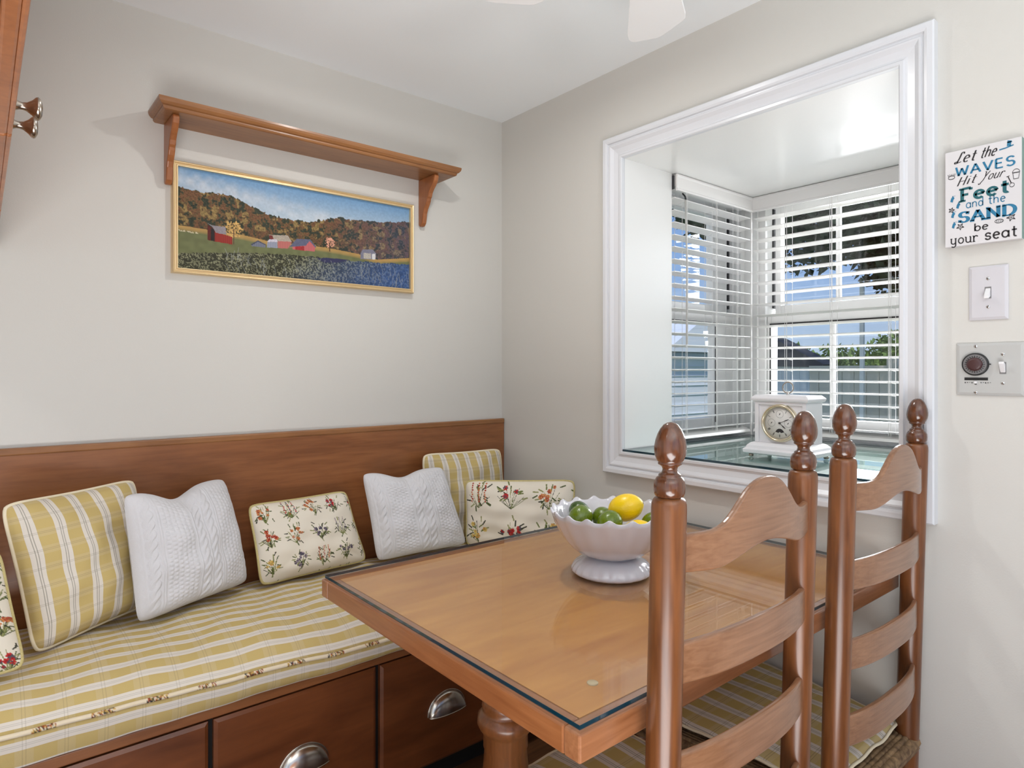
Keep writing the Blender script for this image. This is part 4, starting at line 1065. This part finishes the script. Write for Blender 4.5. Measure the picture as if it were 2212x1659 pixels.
pillow('plaid_pillow', 'small gold and white plaid pillow in the corner against the wooden back panel', 'pillow', (-0.432, -0.078, 0.916), (-0.066, -0.072, 0.908), (-0.052, -0.100, 0.590), (-0.43, -0.105, 0.590), 0.040, 'plaid', seed=8, pinch=0.03)
pillow('floral_pillow', 'oblong cream floral pillow set across the corner behind the fruit bowl', 'pillow', (-0.312, -0.175, 0.822), (-0.060, -0.485, 0.836), (-0.085, -0.500, 0.592), (-0.318, -0.190, 0.592), 0.050, 'floral', seed=9, cells=3.1, pinch=.03)

# ------------------------------------------------------------------ table
TX0, TX1, TY0, TY1 = -1.080, -0.030, -1.502, -0.705; TZ = 0.757
def table():
    r = empty('dining_table', ((TX0 + TX1) / 2, (TY0 + TY1) / 2, 0), label='honey coloured wooden table with turned pedestal legs beside the bench', cat='table')
    cx, cy = r.location.x, r.location.y
    hx, hy = (TX1 - TX0) / 2, (TY1 - TY0) / 2
    MB().box((-hx + 0.03, -hy + 0.03, TZ - 0.036), (hx - 0.03, hy - 0.03, TZ)).build('tabletop', M['table'], r)
    eb = MB()
    for a, b in (((-hx, -hy), (hx, -hy + 0.0295)), ((-hx, hy - 0.0295), (hx, hy)), ((hx - 0.0295, -hy + 0.0295), (hx, hy - 0.0295))): eb.box((*a, TZ - 0.038), (*b, TZ + 0.0002))
    eb.build('edge_band', M['tableedge'], r, bevel=0.003)
    e2 = MB().box((-hx, -hy + 0.0297, TZ - 0.038), (-hx + 0.0295, hy - 0.0297, TZ + 0.0002)).build('edge_band', wood('table_edge_wood_y', srgb(134, 78, 42), srgb(164, 104, 62), 1, 0.32, 0.3, 7, 16, 0.4), r, bevel=0.003)
    for lx in (-0.885 - cx + 0.0, -0.27 - cx):
        prof = [(0.055, 0.075), (0.060, 0.09), (0.060, 0.12), (0.045, 0.14), (0.040, 0.16), (0.052, 0.22), (0.058, 0.30), (0.054, 0.38), (0.044, 0.455), (0.041, 0.495), (0.043, 0.500), (0.043, 0.525), (0.045, 0.530), (0.050, 0.535), (0.055, 0.545), (0.054, 0.558), (0.046, 0.566), (0.043, 0.570), (0.046, 0.578), (0.044, 0.588), (0.038, 0.600), (0.036, 0.64), (0.038, 0.70)]
        col = MB().lathe(prof, 40, M=Matrix.Translation((lx, -0.01, 0))).build('pedestal', M['chair'], r)
        MB().box((lx - 0.04, -hy + 0.10, TZ - 0.062), (lx + 0.04, hy - 0.10, TZ - 0.0365)).build('cleat', M['cab'], r, bevel=0.003)
        ft = MB(); ft.prism([(-0.30, 0), (-0.22, 0.0), (-0.20, 0.02), (0.20, 0.02), (0.22, 0), (0.30, 0), (0.30, 0.035), (0.08, 0.075), (-0.08, 0.075), (-0.30, 0.035)], lx - 0.035, lx + 0.035, axis='x'); ft.build('foot', M['chair'], r, bevel=0.004)
table()
sheet('glass_sheet', TX0 + 0.006, TY0 + 0.006, TX1 - 0.006, TY1 - 0.005, TZ + 0.0022, TZ + 0.0085, 'clear glass sheet with dark edge lying on the wooden table top', M['glass'])
for i, (x, y, lb) in enumerate(((-0.967, -1.418, 'small round clear bumper under the glass at the near table corner'),)):
    o = MB().lathe([(0.0085, 0), (0.0085, 0.0015), (0.0075, 0.0019), (0.0001, 0.0019)], 24).build('glass_bumper', M['clear'], loc=(x, y, TZ + 0.0001)); tag(o, lb, 'bumper')

# ------------------------------------------------------------------ fruit bowl
BZ = TZ + 0.0086; BC = (-0.566, -1.100)
def bowl():
    r = empty('fruit_bowl', (BC[0], BC[1], BZ), label='white ceramic pedestal bowl with scalloped rim on the table', cat='bowl')
    NS = 18
    def fl(q, z, a, amp):    # fluting
        k = amp * math.cos(NS * a); return q * (1 + 0.011 * k)
    def f1(q, z, a):
        g = max(0, min(1, (z - 0.05) / 0.06)); q2 = fl(q, z, a, 0.4 + 0.8 * g)
        zz = z + (0.0042 * (math.cos(NS * a) + 0.25 * math.cos(2 * NS * a)) * max(0, (z - 0.116) / 0.024) if z > 0.116 else 0)
        return (q2 * math.cos(a), q2 * math.sin(a), zz)
    outp = [(0.040, 0.034), (0.048, 0.037), (0.061, 0.0415), (0.078, 0.049), (0.094, 0.062), (0.107, 0.077), (0.118, 0.095), (0.127, 0.113), (0.133, 0.128), (0.1375, 0.140)]
    inp = [(0.1335, 0.1405), (0.127, 0.130), (0.121, 0.113), (0.112, 0.096), (0.101, 0.080), (0.088, 0.066), (0.07, 0.053), (0.05, 0.045), (0.025, 0.041), (0.0005, 0.040)]
    MB().lathe(outp + inp, 196, fn=f1).build('bowl_body', M['ceramic'], r, fix=False)
    def f2(q, z, a):
        g = 1 + 0.03 * abs(math.cos(12 * a)) * (1 if 0.006 < z < 0.03 else 0); return (q * g * math.cos(a), q * g * math.sin(a), z)
    MB().lathe([(0.0005, 0.001), (0.084, 0), (0.088, 0.003), (0.089, 0.007), (0.0875, 0.012), (0.084, 0.018), (0.078, 0.0245), (0.069, 0.030), (0.059, 0.0335), (0.050, 0.036), (0.045, 0.038), (0.044, 0.040)], 144, fn=f2).build('pedestal_foot', M['ceramic'], r, fix=False)
bowl()
def lime_mb(rad, lng, tip):
    prof = [(0.0002, -lng)]; n = 16
    for i in range(1, n):
        t = -PI / 2 + PI * i / n; rr = rad * math.cos(t); z = lng * math.sin(t)
        rr *= 1 - 0.06 * abs(math.sin(t)) ** 4
        if tip and i >= n - 2: z += tip * (0.5 if i == n - 2 else 1.0) * .5
        prof.append((rr, z))
    prof.append((0.0002, lng + tip * .6)); return MB().lathe(prof, 28)
def fruit(name, label, cat, loc, rad, lng, mat, rot, stem=None, group=None, tip=0.004):
    o = lime_mb(rad, lng, tip).build(name, mat); o.location = loc; o.rotation_euler = rot; tag(o, label, cat, group)
    if stem:
        MB().lathe([(0.0001, lng * 1.0 + tip * .6 + 0.0004), (0.0022, lng + tip * .3 + 0.0006), (0.0030, lng + tip * 0.1)], 10).build('stem_scar', M['lime_dark'], o)
    return o
R90 = PI / 2
fruit('lime', 'leftmost glossy green lime, against the bowl rim', 'lime', (-0.620, -1.056, 0.889), 0.0265, 0.030, M['lime'], (0.3, 1.2, 0.4))
fruit('lime', 'dark green lime mostly hidden, right behind the leftmost lime', 'lime', (-0.583, -1.016, 0.889), 0.0235, 0.028, M['lime_dark'], (0.5, 1.1, 2.0))
fruit('lime', 'light green lime behind the front centre lime', 'lime', (-0.553, -1.062, 0.878), 0.0250, 0.029, M['lime'], (0.2, 1.3, 1.2))
fruit('lime', 'large green lime at the front centre of the bowl, below the big lemon', 'lime', (-0.592, -1.118, 0.882), 0.0275, 0.032, M['lime'], (-0.6, 1.0, -0.6))
fruit('lemon', 'big yellow lemon lying on top of the limes with its stem end to the right', 'lemon', (-0.527, -1.108, 0.906), 0.0310, 0.041, M['lemon'], (0, 1.25, -1.0), stem=True, tip=0.002)
fruit('lime', 'green lime at the right of the bowl, under the stem end of the big lemon', 'lime', (-0.505, -1.172, 0.880), 0.0240, 0.029, M['lime'], (0.1, 1.4, -0.7))
fruit('lemon', 'yellow lemon low at the front rim, right of the front lime', 'lemon', (-0.560, -1.172, 0.867), 0.0270, 0.036, M['lemon'], (0, 1.52, -0.75), tip=0.006)
fruit('lemon', 'yellow lemon barely showing at the rim between the two front limes', 'lemon', (-0.640, -1.110, 0.866), 0.0215, 0.030, M['lemon'], (0, 1.4, 1.2), tip=0.006)

# ------------------------------------------------------------------ chairs
def make_chair():
    r = empty('ladderback_chair', (0, 0, 0), cat='chair')
    HW = 0.1855                                     # half spacing of the back posts
    post_top = [(0.0235, 0.0), (0.0235, 1.036), (0.0230, 1.043), (0.0215, 1.0475), (0.0195, 1.0500), (0.0162, 1.0508), (0.0160, 1.0520), (0.0002, 1.0522)]
    egg = [(0.0160, 1.0515), (0.0190, 1.0535), (0.0207, 1.0580), (0.0211, 1.0650), (0.0203, 1.0720), (0.0175, 1.0775), (0.0145, 1.0795), (0.0150, 1.0812), (0.0138, 1.0826), (0.0110, 1.0842), (0.0096, 1.0880), (0.0104, 1.0915), (0.0135, 1.0942), (0.0157, 1.0952), (0.0160, 1.0968), (0.0153, 1.0978), (0.0178, 1.1010), (0.0202, 1.1070), (0.0212, 1.1140), (0.0210, 1.1200), (0.0196, 1.1280), (0.0172, 1.1355), (0.0138, 1.1425), (0.0095, 1.1480), (0.0050, 1.1506), (0.0002, 1.1514)]
    lean = lambda z: -(z - 1.08) * 0.028 if z < 1.08 else -(z - 1.08) * 0.028
    for s in (-1, 1):
        mb = MB(); n = 28
        prof = [(0.0001, 0.0), (0.019, 0.0005), (0.0235, 0.06), (0.0235, 0.4)] + post_top[1:]
        mb.lathe(prof, n, fn=lambda q, z, a, s=s: (s * HW + q * math.cos(a), q * math.sin(a) + (1.08 - z) * 0.028, z))
        post = mb.build('back_post', M['chair'], r)
        MB().lathe([(0.0002, 1.0505)] + egg, n, fn=lambda q, z, a, s=s: (s * HW + q * math.cos(a), q * math.sin(a) + (1.08 - z) * 0.028, z)).build('finial', M['finial'], post)
    # ladder slats, bowed back
    def slat(name, zt, zb, top=None, bot=None, bow=0.024, off=-0.008, mat=None):
        n = 40; th = 0.011; P_ = [[], [], [], []]
        for i in range(n + 1):
            t = -1 + 2 * i / n; x = t * (HW - 0.004)
            zt_ = zt + (top(t) if top else 0.004 * (1 - t * t)); zb_ = zb + (bot(t) if bot else 0.0)
            y = off - bow * (1 - abs(t) ** 2.6) + (1.08 - (zt + zb) / 2) * 0.028
            P_[0].append((x, y - th / 2, zt_)); P_[1].append((x, y + th / 2, zt_)); P_[2].append((x, y + th / 2, zb_)); P_[3].append((x, y - th / 2, zb_))
        mb = MB(); vs = [p for q in P_ for p in q]; m = n + 1; fs = []
        for k in range(4):
            k2 = (k + 1) % 4
            for i in range(n): fs.append((k * m + i, k * m + i + 1, k2 * m + i + 1, k2 * m + i))
        fs.append((0, m, 2 * m, 3 * m)); fs.append((n, m + n, 2 * m + n, 3 * m + n))
        mb.add(vs, fs); return mb.build(name, mat or M['slat'], r, bevel=0.004, seg=3)
    def crest_top(t): return 0.062 * math.exp(-(t / 0.50) ** 4 * 0.9) * (0.55 + 0.45 * math.cos(PI * min(1, abs(t)))) + 0.0
    def crest_bot(t): return 0.020 * math.exp(-((abs(t)) / 0.45) ** 2) - 0.004 * math.exp(-((abs(t) - .62) / .2) ** 2)
    slat('crest_slat', 1.002, 0.950, crest_top, crest_bot, bow=0.028)
    slat('ladder_slat', 0.855, 0.800); slat('ladder_slat', 0.704, 0.648); slat('ladder_slat', 0.560, 0.502)
    # front legs, stretchers
    for s in (-1, 1):
        MB().lathe([(0.0001, 0), (0.016, 0.001), (0.020, 0.05), (0.022, 0.12), (0.0225, 0.34), (0.020, 0.385), (0.017, 0.392), (0.0002, 0.395)], 24, M=Matrix.Translation((s * 0.215, 0.455, 0))).build('front_leg', M['chair'], r)
        for z in (0.14, 0.25): MB().tube([(s * 0.1855, 0.02, z), (s * 0.20, 0.23, z), (s * 0.215, 0.455, z)], [0.009, 0.0125, 0.009], 12).build('stretcher', M['chair'], r)
        MB().tube([(s * 0.1855, 0.02, 0.368), (s * 0.215, 0.455, 0.368)], 0.012, 12).build('seat_rail', M['chair'], r)
    for z in (0.18, 0.29): MB().tube([(-0.215, 0.455, z), (0, 0.455, z), (0.215, 0.455, z)], [0.009, 0.013, 0.009], 12).build('stretcher', M['chair'], r)
    MB().tube([(-0.1855, 0.02, 0.2), (0.1855, 0.02, 0.2)], 0.010, 12).build('stretcher', M['chair'], r)
    # rush seat: four triangles of wound cord
    sb = MB(); c = (0, 0.235, 0.386)
    crn = [(-0.192, 0.010), (0.192, 0.010), (0.232, 0.470), (-0.232, 0.470)]
    for k in range(4):
        a = Vector((*crn[k], 0)); b = Vector((*crn[(k + 1) % 4], 0)); ctr = Vector((0, 0.235, 0)); out_ = ((a + b) / 2 - ctr)
        rows = 22; 
        for q in range(rows):
            t0 = q / rows; p0 = ctr.lerp(a, t0 + 1 / rows * .5); p1 = ctr.lerp(b, t0 + 1 / rows * .5)
            zt = 0.390 - 0.004 * (1 - t0)
            sb.tube([(p0.x, p0.y, zt), ((p0.x + p1.x) / 2, (p0.y + p1.y) / 2, zt - 0.001), (p1.x, p1.y, zt)], 0.0065, 6)
        o_ = out_.normalized()
        sb.tube([(a.x + o_.x * .004, a.y + o_.y * .004, 0.378), (b.x + o_.x * .004, b.y + o_.y * .004, 0.378)], 0.013, 8); sb.tube([(a.x, a.y, 0.366), (b.x, b.y, 0.366)], 0.014, 8)
    sb.build('rush_seat', M['rush'], r)
    return r
ch = make_chair()
ch.location = (-0.772, -1.549, 0); ch['label'] = 'ladderback wooden chair with egg finials at the near end of the table front'; ch['group'] = 'ladderback chairs'
c2 = copy_tree(ch); c2.location = (-0.233, -1.544, 0.006); c2['label'] = 'ladderback wooden chair with egg finials beside the right wall'
def pad(loc, label):
    nx, ny = 60, 60; root = empty('chair_pad', loc, label=label, cat='seat pad', group='plaid chair pads')
    for side in (1, -1):
        P = np.zeros((ny, nx, 3)); UV = np.zeros((ny, nx, 2))
        for j in range(ny):
            v = -1 + 2 * j / (ny - 1)
            for i in range(nx):
                u = -1 + 2 * i / (nx - 1); hw = 0.185 + 0.030 * (v + 1) / 2 + (0.010 if v > -0.8 else 0)
                k = 1 - 0.05 * (u ** 8) * (v ** 8)
                x = u * hw * k; y = 0.245 + v * 0.215 * k
                t = 0.013 * (max(0, 1 - abs(u) ** 4) ** .5) * (max(0, 1 - abs(v) ** 4) ** .5)
                z = 0.4145 + side * t + 0.0015 * math.sin(u * 7 + v * 4) + (0.003 * math.sin(u * 11) + .002 * math.sin(v * 13)) * (max(abs(u), abs(v)) ** 4)
                P[j, i] = (x, y, z); UV[j, i] = (x, y)
        fast_grid('pad_cover' if side > 0 else 'pad_underside', P if side > 0 else P[:, ::-1], M['plaid_pad'], root, uv=UV if side > 0 else UV[:, ::-1])
    mb = MB(); ring = []
    for q in range(80):
        t = q / 80 * 4; s = int(t); f = (t - s) * 2 - 1
        u, v = ((f, -1), (1, f), (-f, 1), (-1, -f))[s]; hw = 0.185 + 0.030 * (v + 1) / 2 + (0.010 if v > -0.8 else 0); k = 1 - 0.05 * (u ** 8) * (v ** 8)
        ring.append((u * hw * k, 0.245 + v * 0.215 * k, 0.4145 + (0.003 * math.sin(u * 11) + .002 * math.sin(v * 13)) + 0.0015 * math.sin(u * 7 + v * 4)))
    mb.tube(ring, 0.0035, 6, closed=True); mb.build('piping', M['cream'], root)
pad((-0.772, -1.549, 0), 'gold and white plaid pad on the chair farther from the right wall')
pad((-0.233, -1.544, 0.006), 'gold and white plaid seat pad on the chair beside the right wall')

# ------------------------------------------------------------------ ceiling fan
def fan():
    r = empty('ceiling_fan', (-0.74, -1.35, CEIL), label='white ceiling fan whose blade tips reach in at the top picture edge', cat='ceiling fan')
    MB().lathe([(0.0002, -0.26), (0.05, -0.258), (0.075, -0.245), (0.08, -0.22), (0.10, -0.20), (0.10, -0.06), (0.08, -0.03), (0.07, -0.0005), (0.0002, -0.0005)], 40).build('motor_housing', M['fan'], r)
    for k in range(5):
        a = math.radians(37 + 70 * k)
        Rm = Matrix.Rotation(a, 4, 'Z') @ Matrix.Translation((0, 0, -0.244)) @ Matrix.Rotation(math.radians(3), 4, 'X')
        b = MB(); w0, w1 = 0.045, 0.073
        poly = [(0.11, -0.040), (0.27, -0.066), (0.288, -0.066), (0.300, -0.060), (0.355, -0.018), (0.366, -0.006), (0.378, 0.044), (0.377, 0.054), (0.368, 0.060), (0.345, 0.062), (0.11, 0.042)]
        b.prism(poly, -0.003, 0.003, M=Rm); b.build('blade', M['fan'], r, bevel=0.001)
        MB().box((0.07, -0.016, -0.002), (0.17, 0.016, 0.006), M=Rm).build('blade_arm', M['fan'], r, bevel=0.002)
fan()
# recessed lamps
for k, (lx, ly, lp, ls) in enumerate(LAMPS):
    r = empty('ceiling_light', (lx, ly, CEIL), label=('tiny white ceiling lamp in front of the wall shelf', 'large round white ceiling lamp at the kitchen side')[k], cat='ceiling light')
    MB().lathe([(ls + 0.004, -0.0005), (ls + 0.02, -0.0005), (ls + 0.02, -0.006), (ls + 0.012, -0.010), (ls + 0.004, -0.010)], 40).build('trim_ring', M['white'], r)

# ------------------------------------------------------------------ outdoors
GZ = -0.6
M['grass'] = plain('grass', srgb(96, 120, 60), 0.9, bscale=3, var=0.4)
M['fence'] = plain('fence_vinyl', srgb(216, 208, 194), 0.5)
M['siding'] = plain('white_siding', srgb(226, 232, 238), 0.6)
M['roofd'] = plain('dark_shingle', srgb(74, 72, 76), 0.9, bscale=30, var=0.3)
M['roofl'] = plain('pale_roof', srgb(170, 186, 210), 0.8, bscale=20, var=0.1)
M['leafd'] = plain('backlit_leaf', srgb(44, 60, 38), 0.6, bscale=1.5, var=0.4)  # leaves darkened, the backlit look is put into their colour
M['leafg'] = plain('green_leaf', srgb(112, 140, 66), 0.7, bscale=1.2, var=0.4)
M['bark'] = plain('bark', srgb(80, 66, 54), 0.9)
M['canvas'] = plain('white_canvas', srgb(236, 236, 236), 0.8)
tag(MB().box((0.99, -40, GZ - 0.2), (90, 60, GZ)).build('lawn', M['grass']), kind='structure')
def leaves(mb, centre, rad, n, sz, rg, squash=1.0):
    for _ in range(n):
        d = rg.normal(size=3); d /= np.linalg.norm(d); rr = rad * rg.random() ** (1 / 2.2)
        p = Vector(centre) + Vector((d[0] * rr, d[1] * rr, d[2] * rr * squash))
        q = rg.normal(size=3); q /= np.linalg.norm(q); a = Vector(q); b = a.cross(Vector((0.3, 0.5, 0.8))).normalized(); s = sz * (0.6 + 0.8 * rg.random())
        mb.add([p - a * s, p + b * s * .5, p + a * s, p - b * s * .5], [(0, 1, 2, 3)])
def tree(name, label, loc, h, crown, n, sz, mat, seed, group='trees outside the window', squash=0.8, trunk=0.12):
    rg = np.random.default_rng(seed); r = empty(name, loc, label=label, cat='tree', group=group)
    MB().tube([(0, 0, 0), (0.05, 0.02, h * .5), (0, 0.1, h)], [trunk, trunk * .8, trunk * .4], 8).build('trunk', M['bark'], r)
    mb = MB()
    for (cx, cy, cz, cr_) in crown: leaves(mb, (cx, cy, cz), cr_, int(n * cr_ ** 2), sz, rg, squash)
    mb.build('crown', mat, r, fix=False); return r
tree('shade_tree', 'dark leafy tree hanging over the upper half of the front bay window', (5.2, -1.6, GZ), 2.6, [(0, 0.9, 3.3, 1.15), (0, 1.9, 3.45, .85), (0, 1.72, 2.95, .62), (0.1, 2.9, 3.62, 0.95), (0, 3.8, 4.0, .8), (-0.2, -0.5, 3.1, 1.2), (0.2, 1.9, 4.3, 1.3)], 4600, 0.055, M['leafd'], 1)
tree('shade_tree', 'small dark leafy bough seen through the side bay window', (6.63, 3.0, GZ), 3.2, [(-0.25, 0, 4.05, 0.5), (-0.7, 0, 4.35, .45), (.5, .3, 4.2, .6)], 2200, 0.06, M['leafd'], 2)
tree('garden_tree', 'bright green tree beyond the fence, right of the white post', (14, 3.0, GZ), 1.8, [(0, 0.2, 2.1, 0.85), (0, -1.1, 2.0, 1.0), (0.3, -.4, 2.5, .6)], 1500, 0.085, M['leafg'], 3)
tree('garden_tree', 'bright green tree beyond the fence, left of the white post', (17, 6.0, GZ), 1.3, [(0, 0, 1.75, .8), (0, 1.2, 1.6, .8), (0, -1.2, 1.7, .8), (0, 2.4, 1.5, .8)], 1500, 0.085, M['leafg'], 4)
tree('garden_tree', 'low green tree line far beyond the grey fence', (30, 14, GZ), 1.5, [(0, 0, 2.1, 1.4), (0, 2.4, 2.0, 1.4), (0, -2.4, 2.0, 1.4), (0, -4.8, 2.3, 1.5), (0, -7, 2.4, 1.5)], 300, 0.16, M['leafg'], 5)
# fence
fr = empty('garden_fence', (7, 0, GZ), label='grey vertical board fence across the back of the yard', cat='fence')
for (a, b) in ((-6.5, -2.0), (-1.97, 1.0), (1.03, 2.05)):
    mb = MB(); y = a
    while y < b:
        mb.box((-0.012, y, 0.06), (0.012, min(y + 0.142, b), 1.86)); y += 0.15
    mb.box((-0.03, a, 1.80), (0.03, b, 1.88)); mb.box((-0.03, a, 0.04), (0.03, b, 0.14)); mb.build('panel', M['fence'], fr)
for y in (-1.985, 1.015): MB().box((-0.06, y - 0.06, 0), (0.06, y + 0.06, 1.98)).build('post', M['fence'], fr)
# shed with dark roof
sd = empty('garden_shed', (7.56, 3.49, GZ), label='white shed with dark sloping roof beside the grey fence', cat='shed')
mb = MB(); mb.box((-0.4, -1.35, 0), (0.0, -0.15, 1.93)); y = -1.35
while y < -0.2: mb.box((-0.408, y, 0), (-0.4, y + 0.11, 1.93)); y += 0.13
mb.build('wall', M['siding'], sd)
MB().prism([(-1.60, 1.90), (-1.55, 1.86), (0.0, 1.9), (0.0, 2.34), (-0.45, 2.36), (-0.86, 2.29)], -0.5, -0.1, axis='x').build('roof', M['roofd'], sd)
# white post
tag(MB().box((6.0 - .02, 0.965, GZ), (6.0 + .02, 1.005, 2.2)).build('garden_post', M['canvas']), 'slim white post standing in front of the grey fence', 'post')
# patio umbrella / canopy
um = empty('patio_umbrella', (5.6, -0.25, GZ), label='white canopy at the right edge of the bay window view', cat='umbrella')
MB().lathe([(1.0, 1.93), (0.99, 1.95), (0.5, 2.16), (0.02, 2.34)], 8, M=Matrix.Translation((0, -.35, 0))).build('canopy', M['canvas'], um)
MB().tube([(0, -.35, 0), (0, -.35, 2.3)], 0.025, 10).build('pole', M['bark'], um)
# neighbour house seen by the side window
nh = empty('neighbour_house', (11, 8.0, GZ), label='white neighbouring house with pale blue roof seen through the side bay window', cat='house')
mb = MB(); mb.box((-4.5, -2.0, 0), (4.5, 2.5, 2.15)); z = 0.1
while z < 2.1: mb.box((-4.5, -2.02, z), (4.5, -2.0, z + 0.012)); z += 0.2
mb.build('wall', M['siding'], nh)
MB().prism([(-2.09, 2.10), (-2.09, 2.18), (0.2, 3.0), (2.9, 2.18), (2.9, 2.10)], -4.8, 4.8, axis='x').build('roof', M['roofl'], nh)
MB().prism([(-2.3, 2.2), (-1.1, 2.85), (0.1, 2.2)], -2.3, 0.5, axis='y').build('gable', M['siding'], nh)
MB().box((-1.2, -1.3, 2.4), (-0.75, -0.8, 2.8)).build('chimney', M['roofd'], nh)
MB().box((-2.9, -2.03, 0.9), (-1.9, -2.0, 1.35)).build('window', M['groove'], nh)

# unseen counter and wide bowl, added to carry the ceiling fill light
ct = empty('added_counter', (-1.6, -3.40, 0), label='wooden counter block added unseen behind the camera to carry the fill lamp', cat='counter')
MB().box((-0.55, -0.32, 0.0), (0.55, 0.32, 0.86)).build('body', M['cab_z'], ct, bevel=0.003)
MB().box((-0.60, -0.36, 0.861), (0.60, 0.36, 0.90)).build('countertop', M['trim'], ct, bevel=0.004)
tl = empty('fill_lamp_bowl', (-1.6, -3.40, 0.9005), label='wide white uplighter bowl added on the unseen counter to hold the fill light', cat='lamp')
MB().lathe([(0.0002, 0), (0.12, 0), (0.12, 0.015), (0.03, 0.03), (0.02, 0.10)], 32).build('base', M['silver'], tl, fix=False)
MB().lathe([(0.02, 0.10), (0.18, 0.13), (0.28, 0.20), (0.275, 0.20), (0.18, 0.14), (0.02, 0.11)], 32).build('lamp_shade', M['white'], tl, fix=False)
